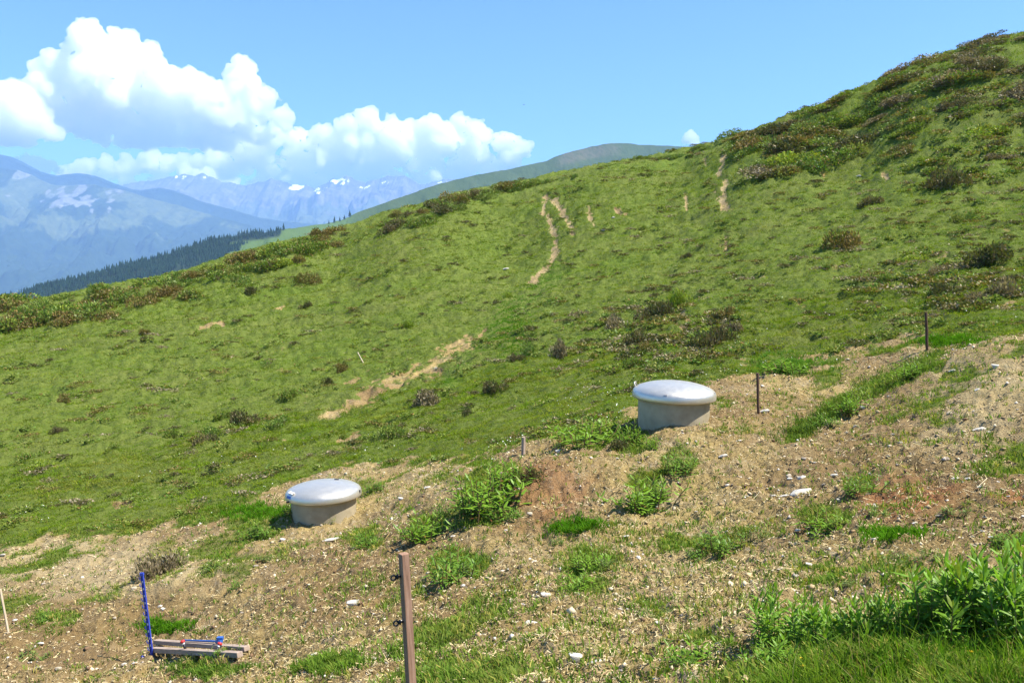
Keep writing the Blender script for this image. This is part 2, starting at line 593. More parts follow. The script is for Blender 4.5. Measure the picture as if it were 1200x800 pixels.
def ridge_sheet(name, sil, Yf, depth, zbase, nu, nv, amp, fs, jag, seed, mat_, shape=0.9, back=0.12):
    px, py = interp_sil(sil, nu)
    Y = Yf(px)
    a, b = ray(px, py)
    xc, zc = a * Y, b * Y
    zc = zc + jag * fbm(px / 14.0, px * 0, 5, seed, 0.6)
    v = np.concatenate([np.linspace(-back, 0, 8)[:-1], np.linspace(0, 1, nv) ** 1.15])
    Vv, X = np.meshgrid(v, xc, indexing='ij')
    Zc = np.broadcast_to(zc, X.shape)
    Yg = np.broadcast_to(Y, X.shape) - Vv * depth
    f = np.abs(Vv) ** shape
    z = Zc - (Zc - zbase) * np.clip(f, 0, 1)
    w = np.clip(np.abs(Vv) * 5, 0, 1)
    z = z + w * amp * (ridged(X / fs, Yg / (fs * 2.4), 5, seed + 5) - 0.55) + w * amp * 0.5 * fbm(X / fs * 3, Yg / fs * 2, 4, seed + 9)
    n0, n1 = X.shape
    i, j = np.meshgrid(np.arange(n0 - 1), np.arange(n1 - 1), indexing='ij')
    q = np.stack([i * n1 + j, i * n1 + j + 1, (i + 1) * n1 + j + 1, (i + 1) * n1 + j], -1).reshape(-1, 4)
    Vx = np.stack([X.ravel(), Yg.ravel(), z.ravel()], 1)
    nx, ny = pix(Vx[:, 0], Vx[:, 1], Vx[:, 2])
    me = tri_mesh(name, Vx, q, smooth=True)
    me.flip_normals()
    return me, Vx, nx, ny


def setattr_mesh(me, n, d):
    a = me.attributes.new(n, 'FLOAT', 'POINT')
    a.data.foreach_set('value', np.asarray(d, np.float32))


def mountain_mat(name, s, ROCKC=((0.3, (0.17, 0.155, 0.14)), (0.5, (0.17, 0.175, 0.175)), (0.68, (0.27, 0.275, 0.275)))):
    m, nt, out = mat(name)
    P = pos(nt)
    rock = attr(nt, 'rock').outputs['Fac']
    snow = attr(nt, 'snow').outputs['Fac']
    wood = attr(nt, 'wood').outputs['Fac']
    n1 = nz(nt, s, 9, 0.65, P)
    n2 = nz(nt, s * 5, 7, 0.7, P)
    rk = ramp(nt, n2, ROCKC)
    gr = ramp(nt, n2, [(0.3, (0.045, 0.068, 0.028)), (0.7, (0.125, 0.145, 0.065))])
    wd = ramp(nt, n2, [(0.3, (0.016, 0.032, 0.018)), (0.7, (0.035, 0.058, 0.03))])
    e = mth(nt, 'ADD', wood, mth(nt, 'MULTIPLY', mth(nt, 'SUBTRACT', n2, 0.5), 1.4))
    c = mixc(nt, ramp(nt, e, [(0.44, 0.0), (0.56, 1.0)]), gr, wd)
    e = mth(nt, 'ADD', rock, mth(nt, 'MULTIPLY', mth(nt, 'SUBTRACT', n2, 0.5), 1.0))
    c = mixc(nt, ramp(nt, e, [(0.4, 0.0), (0.6, 1.0)]), c, rk)
    e = mth(nt, 'ADD', snow, mth(nt, 'MULTIPLY', mth(nt, 'SUBTRACT', n2, 0.5), 1.6))
    c = mixc(nt, ramp(nt, e, [(0.47, 0.0), (0.55, 1.0)]), c, (0.85, 0.87, 0.9))
    principled(nt, out, c, 0.95, bump(nt, n2, 0.5, 0.12 / s), spec=0.05)
    return m


cst = lambda v: (lambda p: np.full(np.shape(p), float(v)))
# the far range with snow
SIL_B = [(60, 235), (120, 222), (160, 214), (200, 207), (208, 206), (217, 204), (228, 206), (236, 202), (246, 207), (260, 213), (270, 213), (282, 217), (290, 216), (303, 213), (312, 213), (320, 210), (330, 212), (338, 215), (347, 217), (357, 217), (368, 221), (378, 217), (384, 213),
         (390, 208), (395, 210), (400, 208), (406, 205), (416, 210), (428, 214), (440, 210), (455, 206), (463, 207), (471, 205), (484, 211), (498, 217), (508, 213), (520, 210), (530, 211), (541, 210), (580, 216), (660, 225), (760, 235)]
me, Vb, bx, by = ridge_sheet('far_range', SIL_B, cst(14500), 5600, -500, 700, 160, 620, 1300, 60, 3, None, 0.8)
hgt = Vb[:, 2]
nn = fbm(Vb[:, 0] / 230, Vb[:, 1] / 420, 5, 77, 0.65)
spots = np.zeros(len(bx))
for cx, cy, rx, ry, s in [(214, 209, 13, 5, 1.), (186, 216, 4, 2, .7), (347, 219, 12, 5, .9), (372, 224, 9, 5, .9), (398, 213, 14, 6, 1), (428, 219, 10, 4, .7), (452, 214, 8, 5, .6), (270, 217, 5, 2, .6), (330, 217, 8, 3, .6), (362, 214, 4, 4, .8), (520, 214, 12, 3, .7), (240, 207, 4, 4, .4), (475, 212, 6, 4, .6), (380, 220, 5, 2, .7)]:
    spots = np.maximum(spots, s * sstep(1.3, 0.3, np.hypot((bx - cx) / rx, (by - cy) / ry)))
setattr_mesh(me, 'snow', np.clip(spots * (0.16 + nn * 1.2 + 0.85 * ridged(Vb[:, 0] / 75, Vb[:, 1] / 300, 4, 131)), 0, 1))
setattr_mesh(me, 'rock', sstep(700, 1500, hgt + nn * 500))
setattr_mesh(me, 'wood', sstep(500, -100, hgt + nn * 600))
link('far_mountain', me, mountain_mat('far_mountain_rock', 1 / 900, ((0.3, (0.06, 0.06, 0.065)), (0.5, (0.12, 0.115, 0.11)), (0.7, (0.21, 0.20, 0.19)))), kind='structure')

# the nearer massif: dark back ridge, lit front face
SIL_A1 = [(-140, 150), (-60, 165), (0, 181), (14, 184), (27, 190), (47, 201), (58, 204), (67, 206), (80, 204), (91, 203), (101, 204), (111, 206), (122, 210), (132, 214), (145, 219), (156, 222), (165, 223), (176, 221), (186, 220), (198, 222), (209, 225), (222, 230), (236, 236), (250, 240), (263, 243), (287, 250),
          (304, 255), (330, 259), (365, 262), (420, 266), (520, 275), (640, 285)]
me, Va, ax, ay = ridge_sheet('massif_ridge', SIL_A1, cst(10600), 4000, -700, 500, 110, 300, 800, 10, 13, None, 0.75)
nn = fbm(Va[:, 0] / 500, Va[:, 1] / 500, 5, 87)
setattr_mesh(me, 'snow', np.zeros(len(ax)))
setattr_mesh(me, 'rock', 0.25 * sstep(900, 1400, Va[:, 2] + nn * 300))
setattr_mesh(me, 'wood', np.full(len(ax), 0.8))
link('massif_mountain', me, mountain_mat('massif_ridge_cover', 1 / 500), kind='structure')
SIL_A2 = [(-140, 180), (-60, 190), (0, 197), (20, 199), (40, 206), (52, 213), (60, 216), (75, 218), (90, 217), (111, 216), (125, 220), (140, 222), (152, 225), (170, 231), (190, 236), (210, 241), (240, 250), (270, 258), (300, 266), (350, 274), (420, 282), (520, 292), (640, 305)]
me, Va, ax, ay = ridge_sheet('massif_face', SIL_A2, cst(9300), 5200, -760, 640, 240, 330, 620, 14, 23, None, 0.8)
n3 = fbm(Va[:, 0] / 700, Va[:, 1] / 1100, 5, 97)
n4 = fbm(Va[:, 0] / 180, Va[:, 1] / 500, 4, 99)
rk = np.zeros(len(ax))
for cx, cy, rx, ry, s in [(60, 226, 18, 9, 1), (82, 238, 26, 9, 1), (100, 232, 16, 12, .95), (107, 246, 5, 10, 1), (128, 245, 4, 13, .8), (30, 205, 14, 4, .8), (8, 230, 14, 3, .8), (48, 236, 12, 4, .8), (120, 224, 26, 5, .6), (72, 249, 8, 2, .8), (20, 244, 10, 2, .5)]:
    rk = np.maximum(rk, s * sstep(1.3, 0.4, np.hypot((ax - cx) / rx, (ay - cy) / ry) + n4 * 1.9))
n5 = ridged(Va[:, 0] / 130, Va[:, 1] / 420, 4, 111)
setattr_mesh(me, 'rock', np.clip(rk * (0.25 + 0.85 * n5), 0, 1))
setattr_mesh(me, 'snow', np.zeros(len(ax)))
wd = 0.5 + n3 * 1.6 + n4 * 0.3 + 0.5 * sstep(250, 300, ay) - 0.45 * sstep(1.3, .4, np.hypot((ax - 60) / 60, (ay - 268) / 16)) - 0.3 * sstep(1.2, .4, np.hypot((ax - 170) / 70, (ay - 255) / 22)) - 0.25 * sstep(1.3, .4, np.hypot((ax - 10) / 60, (ay - 290) / 12))
setattr_mesh(me, 'wood', np.clip(wd, 0, 1))
link('massif_slope', me, mountain_mat('massif_face_cover', 1 / 380), kind='structure')

# the green ridge and its wooded spur
SIL_F = [(-160, 400), (-80, 374), (0, 351), (60, 333), (100, 324), (150, 311), (200, 297), (228, 287), (252, 281), (285, 275), (305, 273), (327, 270), (345, 267), (358, 265), (380, 262), (400, 258), (423, 247), (445, 240), (467, 232), (490, 224), (510, 217), (532, 211), (553, 206), (575, 202), (597, 198), (620, 193),
         (640, 189), (650, 184), (662, 180), (676, 176), (692, 172), (708, 169), (722, 167.5), (735, 168), (748, 169.5), (770, 170.5), (792, 171.5), (830, 173), (900, 178), (1000, 190)]
YF = lambda p: np.interp(p, [-160, 0, 200, 330, 423, 550, 722, 1000], [1350, 1500, 1700, 1880, 2150, 2600, 3100, 3600])
me, Vf, fx, fy = ridge_sheet('green_ridge', SIL_F, YF, 900, -420, 900, 120, 110, 230, 3, 33, None, 0.95, back=0.3)
me_hill = me
nn = fbm(Vf[:, 0] / 120, Vf[:, 1] / 120, 5, 107)
m, nt, out = mat('ridge_pasture')
P = pos(nt)
n1 = nz(nt, 1 / 90, 9, 0.7, P)
n2 = nz(nt, 1 / 14, 7, 0.7, P)
c = ramp(nt, n1, [(0.3, (0.026, 0.048, 0.014)), (0.7, (0.062, 0.090, 0.028))])
c = mixc(nt, 0.35, c, ramp(nt, n2, [(0.3, (0.018, 0.034, 0.011)), (0.7, (0.080, 0.11, 0.036))]))
e = mth(nt, 'ADD', attr(nt, 'rock').outputs['Fac'], mth(nt, 'MULTIPLY', mth(nt, 'SUBTRACT', n2, 0.5), 1.0))
c = mixc(nt, ramp(nt, e, [(0.35, 0.0), (0.75, 0.8)]), c, (0.105, 0.092, 0.068))
c = mixc(nt, attr(nt, 'meadow').outputs['Fac'], c, mixc(nt, n2, (0.050, 0.090, 0.020), (0.085, 0.13, 0.034)))
c = mixc(nt, attr(nt, 'wood').outputs['Fac'], c, (0.018, 0.03, 0.016))
principled(nt, out, c, 0.95, bump(nt, n2, 0.4, 6), spec=0.05)
crk = np.interp(fx, [600, 640, 662, 692, 722, 740, 752], [0, .2, .6, .6, .5, .2, 0]) * sstep(14, 4, np.abs(fy - np.interp(fx, [640, 662, 692, 722, 750], [192, 184, 177, 173, 174]) - 2))
setattr_mesh(me, 'rock', np.clip(crk, 0, 1))
low_f = np.interp(fx, [-80, 0, 100, 200, 262, 270, 300, 327, 335], [425, 395, 357, 335, 310, 283, 280, 276, 268])
woodf = sstep(3, -1, fy - low_f) * sstep(332, 327, fx)
setattr_mesh(me, 'meadow', sstep(425, 400, fx) * (1 - woodf))
setattr_mesh(me, 'wood', woodf)
link('green_hill', me, m, kind='structure')


# conifers
def conifer_arrays(P, h, rad, rng, tiers=4, n=6):
    """many small conifers: stacked ragged skirts of branches on a thin stem; returns verts, tris, colours"""
    V, T, C = [], [], []
    base = 0
    k = np.arange(n) * 2 * math.pi / n
    for p, hh, r in zip(P, h, rad):
        c = np.array([0.014, 0.030, 0.016]) * rng.uniform(0.7, 1.35) * np.array([1, 1, rng.uniform(.8, 1.2)])
        lx, ly = rng.normal(0, 0.02, 2) * hh
        for t in range(tiers):
            z0_ = hh * (0.10 + 0.80 * t / tiers)
            z1_ = min(hh, z0_ + hh * 0.42) if t < tiers - 1 else hh
            rt = r * (1 - t / (tiers + 0.35)) * rng.uniform(0.8, 1.15)
            a = k + rng.uniform(0, 6)
            rj = rt * rng.uniform(0.6, 1.2, n)
            ring = np.stack([p[0] + lx * t / tiers + np.cos(a) * rj, p[1] + ly * t / tiers + np.sin(a) * rj, p[2] + z0_ + rng.uniform(-.04, .04, n) * hh], 1)
            V.append(ring)
            V.append([[p[0] + lx, p[1] + ly, p[2] + z1_]])
            for q in range(n):
                T.append((base + q, base + (q + 1) % n, base + n))
            C.append(np.tile(c, (n + 1, 1)))
            base += n + 1
    return np.vstack(V), np.array(T), np.vstack(C)


def hill_z_sampler(Vx, n1):
    """nearest vertex of a ridge sheet for (px along crest, v)"""
    return Vx.reshape(-1, n1, 3)


GF = hill_z_sampler(Vf, 900)
M_con = leaf_mat('conifer_needles', 0.1, 0, 0.3, 0.4)
rng = np.random.default_rng(5)
pxs_f = np.linspace(SIL_F[0][0], SIL_F[-1][0], 900)
pts = []
for _ in range(9000):
    u = rng.uniform(-60, 330)
    vrow = int(rng.integers(5, 52))
    iu = int((u - pxs_f[0]) / (pxs_f[-1] - pxs_f[0]) * 899)
    p = GF[vrow, iu]
    qx, qy = pix(p[0], p[1], p[2])
    low = np.interp(qx, [-80, 0, 100, 200, 262, 270, 300, 327, 335], [420, 390, 352, 330, 305, 281, 278, 274, 268])
    if qy < low + 2 and qx < 328:
        pts.append(p + np.array([rng.uniform(-4, 4), rng.uniform(-4, 4), -1]))
for _ in range(240):
    t = rng.uniform(0, 1)
    u = rng.uniform(262, 296)
    qy0 = np.interp(u, [262, 296], [297, 288]) + rng.uniform(-4, 6)
    iu = int((u - pxs_f[0]) / (pxs_f[-1] - pxs_f[0]) * 899)
    cand = GF[7:, iu]
    _, yy = pix(cand[:, 0], cand[:, 1], cand[:, 2])
    pts.append(cand[np.argmin(np.abs(yy - qy0))] + np.array([rng.uniform(-3, 3), 0, -1]))
pts = np.array(pts)
hs = rng.uniform(7, 18, len(pts)) * (0.8 + 0.25 * noise(pts[:, 0] / 60, pts[:, 1] / 60, 4))
V, T, C = conifer_arrays(pts, hs, hs * rng.uniform(0.16, 0.24, len(pts)), rng)
link('conifer_forest', tri_mesh('conifer_forest', V, T, C), M_con, kind='stuff', label='dark conifer wood covering the spur beyond the left skyline', cat='forest')
# single trees standing clear of the wood
m_bark, nt, out = mat('conifer_bark')
principled(nt, out, ramp(nt, nz(nt, 3, 4, .6, pos(nt)), [(0.3, (0.05, 0.035, 0.025)), (0.7, (0.11, 0.08, 0.06))]), 0.9)
V, T, C = conifer_arrays([(0, 0, 0)], [1.0], [0.2], rng, 9, 11)
tree_me = tri_mesh('conifer_crown', V, T, C)
tree_me.materials.append(M_con)
mb = MB()
mb.tube([(0, 0, -0.06), (0, 0, 0.5)], [0.022, 0.012], 7)
trunk_me = mb.mesh('conifer_trunk', True)
trunk_me.materials.append(m_bark)
singles = [(393, 261, 8), (411, 254, 9), (399, 259, 6), (404, 257, 6), (386, 263, 5), (333, 270, 9), (269, 287, 9), (275, 283, 9), (281, 282, 8), (290, 279, 10), (299, 277, 9), (306, 276, 8)]
for i, (u, v, hp) in enumerate(singles):
    iu = int((u - pxs_f[0]) / (pxs_f[-1] - pxs_f[0]) * 899)
    cand = GF[7:, iu]
    _, yy = pix(cand[:, 0], cand[:, 1], cand[:, 2])
    p = cand[np.argmin(np.abs(yy - v))]
    sc = hp / F * p[1]
    far = i < 5
    lab = {0: 'dark conifer, left one of the taller pair on the far green shoulder', 1: 'tallest dark conifer, at the right end of the short row on the green shoulder', 5: 'lone dark conifer just off the right tip of the wood'}.get(
        i, 'small dark conifer between the taller ones on the far green shoulder' if far else 'small dark conifer scattered on the pale meadow below the wood')
    r_ = empty('conifer_tree', p, lab, 'tree', 'conifers on the far green shoulder' if far else 'conifers at the edge of the far wood')
    r_.scale = (sc,) * 3
    r_.rotation_euler = (0, 0, i * 1.3)
    for nme, mm in (('crown', tree_me), ('trunk', trunk_me)):
        c_ = bpy.data.objects.new(nme, mm)
        COL.objects.link(c_)
        c_.parent = r_

# ------------------------------------------------------------------ clouds
m_cloud, nt, out = mat('cloud_vapour')
v = N(nt, 'ShaderNodeVolumeScatter', Density=0.0075, Anisotropy=0.55)
v.inputs['Color'].default_value = (0.999, 0.999, 0.999, 1)
nt.links.new(v.outputs[0], out.inputs['Volume'])


def ico(sub):
    import bmesh
    bm = bmesh.new()
    bmesh.ops.create_icosphere(bm, subdivisions=sub, radius=1)
    v = np.array([x.co[:] for x in bm.verts])
    f = np.array([[q.index for q in x.verts] for x in bm.faces])
    bm.free()
    return v, f


ICO3, ICO3F = ico(3)
ICO2, ICO2F = ico(2)


def cloud(name, blobs, Y, label, seed, vox=48.0, flat=None, kids=(13, 7), deep=0.9):
    """billows on billows: big lobes carry smaller ones on their upper sides, welded into one closed skin filled with scattering vapour"""
    rng = np.random.default_rng(seed)
    V, T, n = [], [], 0
    k = Y / F
    full = []
    for (px, py, r) in blobs:
        c = at(px, py, Y) + np.array([0, rng.uniform(-.3, .3) * r * k, 0])
        R0 = r * k
        full.append((c, R0, 0))
        for _ in range(kids[0]):
            d = rng.normal(0, 1, 3)
            d[2] = d[2] * 0.8 + 0.35
            d /= np.linalg.norm(d)
            r1 = R0 * rng.uniform(0.26, 0.5)
            c1 = c + d * (R0 * 0.86)
            full.append((c1, r1, 1))
            for _ in range(kids[1]):
                e = rng.normal(0, 1, 3) + d * 0.9 + np.array([0, 0, 0.25])
                e /= np.linalg.norm(e)
                full.append((c1 + e * r1 * 0.88, r1 * rng.uniform(0.24, 0.48), 2))
    for (c, rad, lv) in full:
        I_, F_ = (ICO3, ICO3F) if lv == 0 else (ICO2, ICO2F)
        V.append(I_ * np.array([rad, rad * deep, rad * 0.94]) + c)
        T.append(F_ + n)
        n += len(I_)
    V = np.vstack(V)
    if flat is not None:
        zf = at(600, flat, Y)[2] + 0.35 * 8 * k * fbm(V[:, 0] / (20 * k), V[:, 1] / (20 * k), 3, seed)
        V[:, 2] = np.where(V[:, 2] < zf, zf + (V[:, 2] - zf) * 0.25, V[:, 2])
    tmp = bpy.data.objects.new('tmp', tri_mesh('tmp', V, np.vstack(T)))
    COL.objects.link(tmp)
    md = tmp.modifiers.new('r', 'REMESH')
    md.mode = 'VOXEL'
    md.voxel_size = vox
    for sz, st in ((950, 420), (380, 260), (150, 130)):
        tx = bpy.data.textures.new('puff', 'CLOUDS')
        tx.noise_scale = sz
        tx.noise_depth = 3
        dm = tmp.modifiers.new('d', 'DISPLACE')
        dm.texture = tx
        dm.texture_coords = 'LOCAL'
        dm.strength = st * min(1.0, vox / 48)
        dm.mid_level = 0.5
    dg = bpy.context.evaluated_depsgraph_get()
    me = bpy.data.meshes.new_from_object(tmp.evaluated_get(dg))
    bpy.data.objects.remove(tmp)
    me.materials.clear()
    me.polygons.foreach_set('use_smooth', np.ones(len(me.polygons), bool))
    c = V.mean(0)
    me.transform(Matrix.Translation(-Vector(c)))
    o = link(name, me, m_cloud, label=label, cat='cloud', group='cumulus clouds over the mountains')
    o.location = c
    return o


CY = 25000
cloud('cumulus_cloud', [(118, 70, 32), (80, 86, 28), (98, 58, 18), (146, 58, 20), (168, 72, 20), (130, 104, 44), (66, 116, 32), (42, 100, 14), (196, 106, 30), (232, 112, 24), (285, 80, 12), (288, 98, 20), (316, 112, 14), (262, 126, 30), (190, 138, 30), (300, 128, 20), (150, 136, 28), (100, 140, 22), (240, 150, 20), (290, 150, 18), (200, 158, 16), (330, 140, 14), (160, 160, 18), (120, 156, 16), (260, 162, 16), (230, 166, 14), (310, 160, 12)], CY,
      'largest white cumulus, towering over the left mountains', 1, flat=172)
cloud('cumulus_cloud', [(14, 126, 26), (44, 144, 22), (-30, 130, 40), (64, 156, 13), (0, 150, 26), (-80, 140, 50), (30, 160, 14)], CY - 2000, 'white cumulus cut off by the left edge of the view', 2, flat=170)
cloud('cumulus_cloud', [(432, 144, 15), (408, 158, 17), (462, 154, 17), (498, 150, 14), (540, 144, 12), (560, 156, 15), (520, 164, 21), (592, 168, 14), (614, 176, 9), (470, 174, 25), (420, 176, 24), (555, 182, 20), (380, 166, 16), (350, 172, 17), (330, 158, 14), (310, 170, 16), (385, 190, 18), (600, 186, 13),
                        (290, 164, 14), (500, 192, 22), (440, 196, 20), (345, 192, 18), (310, 192, 16), (280, 186, 15), (540, 200, 18), (400, 205, 16), (580, 200, 14), (250, 184, 11), (232, 190, 10), (265, 198, 13), (360, 208, 14), (318, 208, 13), (300, 220, 14), (340, 222, 16), (380, 222, 16), (420, 220, 18), (460, 218, 18), (500, 216, 18), (540, 218, 16), (580, 216, 14)], CY + 1500, 'long white cumulus bank above the snowy range', 3)
cloud('cumulus_cloud', [(44, 189, 9), (58, 194, 8), (33, 192, 8), (68, 199, 8), (22, 194, 8), (50, 202, 9), (36, 202, 8)], CY + 600, 'small low cloud resting behind the left mountain ridge', 4, vox=45, kids=(9, 4))
cloud('cumulus_cloud', [(110, 210, 9), (128, 204, 10), (146, 199, 11), (164, 196, 11), (182, 194, 11), (200, 192, 10), (218, 200, 11), (236, 204, 11), (255, 207, 11), (150, 214, 10), (190, 212, 10), (230, 214, 10), (120, 222, 12), (150, 224, 13), (180, 224, 13), (210, 224, 13), (240, 224, 13), (270, 222, 13), (90, 200, 9), (105, 196, 10), (125, 190, 10), (150, 187, 10), (175, 184, 9), (215, 184, 9), (76, 206, 8), (90, 212, 9)], CY + 2400, 'pale low cloud band between the big cumulus and the far peaks', 5, vox=55, kids=(8, 4))
cloud('cumulus_cloud', [(808, 161, 7), (803, 165, 5), (813, 165, 6), (809, 157, 4)], CY, 'tiny white cloud peeping over the green crest', 6, vox=35, kids=(8, 4))

# ------------------------------------------------------------------ haze
m, nt, out = mat('mountain_air')
v = N(nt, 'ShaderNodeVolumePrincipled', Density=HAZE)
v.inputs['Color'].default_value = (0.33, 0.57, 1.0, 1)
v.inputs['Anisotropy'].default_value = 0.0
nt.links.new(v.outputs[0], out.inputs['Volume'])
mb = MB()
zt = 1950.0
mb.box((-3500, 9000, (zt - 901) / 2), (27000, 19500, zt + 901))
link('haze', mb.mesh('haze'), m, kind='stuff', label='thin blue air that veils the far mountains', cat='haze')

# ------------------------------------------------------------------ the two covered shafts
m_lid, nt, out = mat('brushed_pale_metal')
P = pos(nt)
n1 = nz(nt, 14, 6, 0.6, P)
n2 = nz(nt, 60, 4, 0.7, P)
c = mixc(nt, 0.5, ramp(nt, n1, [(0.3, (0.56, 0.53, 0.46)), (0.7, (0.65, 0.615, 0.54))]), ramp(nt, n2, [(0.3, (0.53, 0.50, 0.44)), (0.7, (0.66, 0.625, 0.55))]))
pr = principled(nt, out, c, 0.42, bump(nt, n2, 0.06, 0.01), metallic=0.7, spec=0.5)
nt.links.new(ramp(nt, n1, [(0.3, 0.33), (0.7, 0.43)]), pr.inputs['Roughness'])
m_body, nt, out = mat('grey_beige_shaft_plastic')
P = pos(nt)
n1 = nz(nt, 6, 7, 0.65, P)
c = ramp(nt, n1, [(0.3, (0.27, 0.225, 0.145)), (0.55, (0.34, 0.29, 0.195)), (0.75, (0.39, 0.335, 0.235))])
geo = N(nt, 'ShaderNodeTexCoord')
sp = nt.nodes.new('ShaderNodeSeparateXYZ')
nt.links.new(geo.outputs['Object'], sp.inputs[0])
spl = mth(nt, 'SUBTRACT', 0.12, mth(nt, 'SUBTRACT', sp.outputs['Z'], mth(nt, 'MULTIPLY', n1, 0.16)))
c = mixc(nt, ramp(nt, spl, [(0.08, 0.0), (0.20, 0.7)]), c, (0.20, 0.145, 0.085))     # soil splashes at the foot
principled(nt, out, c, 0.55, bump(nt, nz(nt, 30, 5, .6, P), 0.08, 0.01), spec=0.35)
m_dark, nt, out = mat('black_rubber')
principled(nt, out, ramp(nt, nz(nt, 40, 3, .6, pos(nt)), [(0.3, (0.012, 0.012, 0.014)), (0.7, (0.03, 0.03, 0.032))]), 0.5)
m_white, nt, out = mat('white_plastic')
principled(nt, out, ramp(nt, nz(nt, 40, 3, .6, pos(nt)), [(0.3, (0.70, 0.70, 0.69)), (0.7, (0.82, 0.82, 0.81))]), 0.4)
m_blue, nt, out = mat('blue_plastic')
principled(nt, out, ramp(nt, nz(nt, 18, 5, .6, pos(nt)), [(0.3, (0.020, 0.040, 0.30)), (0.7, (0.040, 0.075, 0.46))]), 0.45, spec=0.4)
m_lblue, nt, out = mat('light_blue_plastic')
principled(nt, out, ramp(nt, nz(nt, 18, 5, .6, pos(nt)), [(0.3, (0.02, 0.08, 0.28)), (0.7, (0.035, 0.12, 0.40))]), 0.45, spec=0.4)
m_red, nt, out = mat('red_plastic')
principled(nt, out, ramp(nt, nz(nt, 18, 5, .6, pos(nt)), [(0.3, (0.42, 0.02, 0.02)), (0.7, (0.58, 0.035, 0.03))]), 0.4, spec=0.4)


def wood_mat(name, a, b, c_):
    m, nt, out = mat(name)
    tc = nt.nodes.new('ShaderNodeTexCoord')
    mp = nt.nodes.new('ShaderNodeMapping')
    mp.inputs['Scale'].default_value = (60, 60, 3.5)
    nt.links.new(tc.outputs['Object'], mp.inputs[0])
    n1 = nz(nt, 1.0, 7, 0.7, mp.outputs[0])
    n2 = nz(nt, 9, 5, 0.6, tc.outputs['Object'])
    c = ramp(nt, n1, [(0.28, a), (0.5, b), (0.75, c_)])
    c = mixc(nt, ramp(nt, n2, [(0.4, 0.0), (0.75, 0.5)]), c, tuple(v * 0.7 for v in b))
    principled(nt, out, c, 0.85, bump(nt, n1, 0.4, 0.004), spec=0.15)
    return m


m_wood = wood_mat('weathered_brown_wood', (0.10, 0.055, 0.036), (0.28, 0.165, 0.11), (0.43, 0.285, 0.205))
m_greywood = wood_mat('weathered_grey_wood', (0.17, 0.125, 0.092), (0.34, 0.26, 0.20), (0.48, 0.385, 0.31))
m_darkwood = wood_mat('dark_rusty_wood', (0.05, 0.028, 0.018), (0.10, 0.06, 0.04), (0.16, 0.10, 0.07))
m_palewood = wood_mat('pale_wood', (0.48, 0.38, 0.25), (0.62, 0.50, 0.35), (0.72, 0.62, 0.47))


def add_part(name, mb, m_, parent, smooth=False, bevel=0, loc=None, rot=None):
    o = link(name, mb.mesh(name, smooth, bevel), m_, parent)
    if loc is not None:
        o.location = loc
    if rot is not None:
        o.rotation_euler = rot
    return o


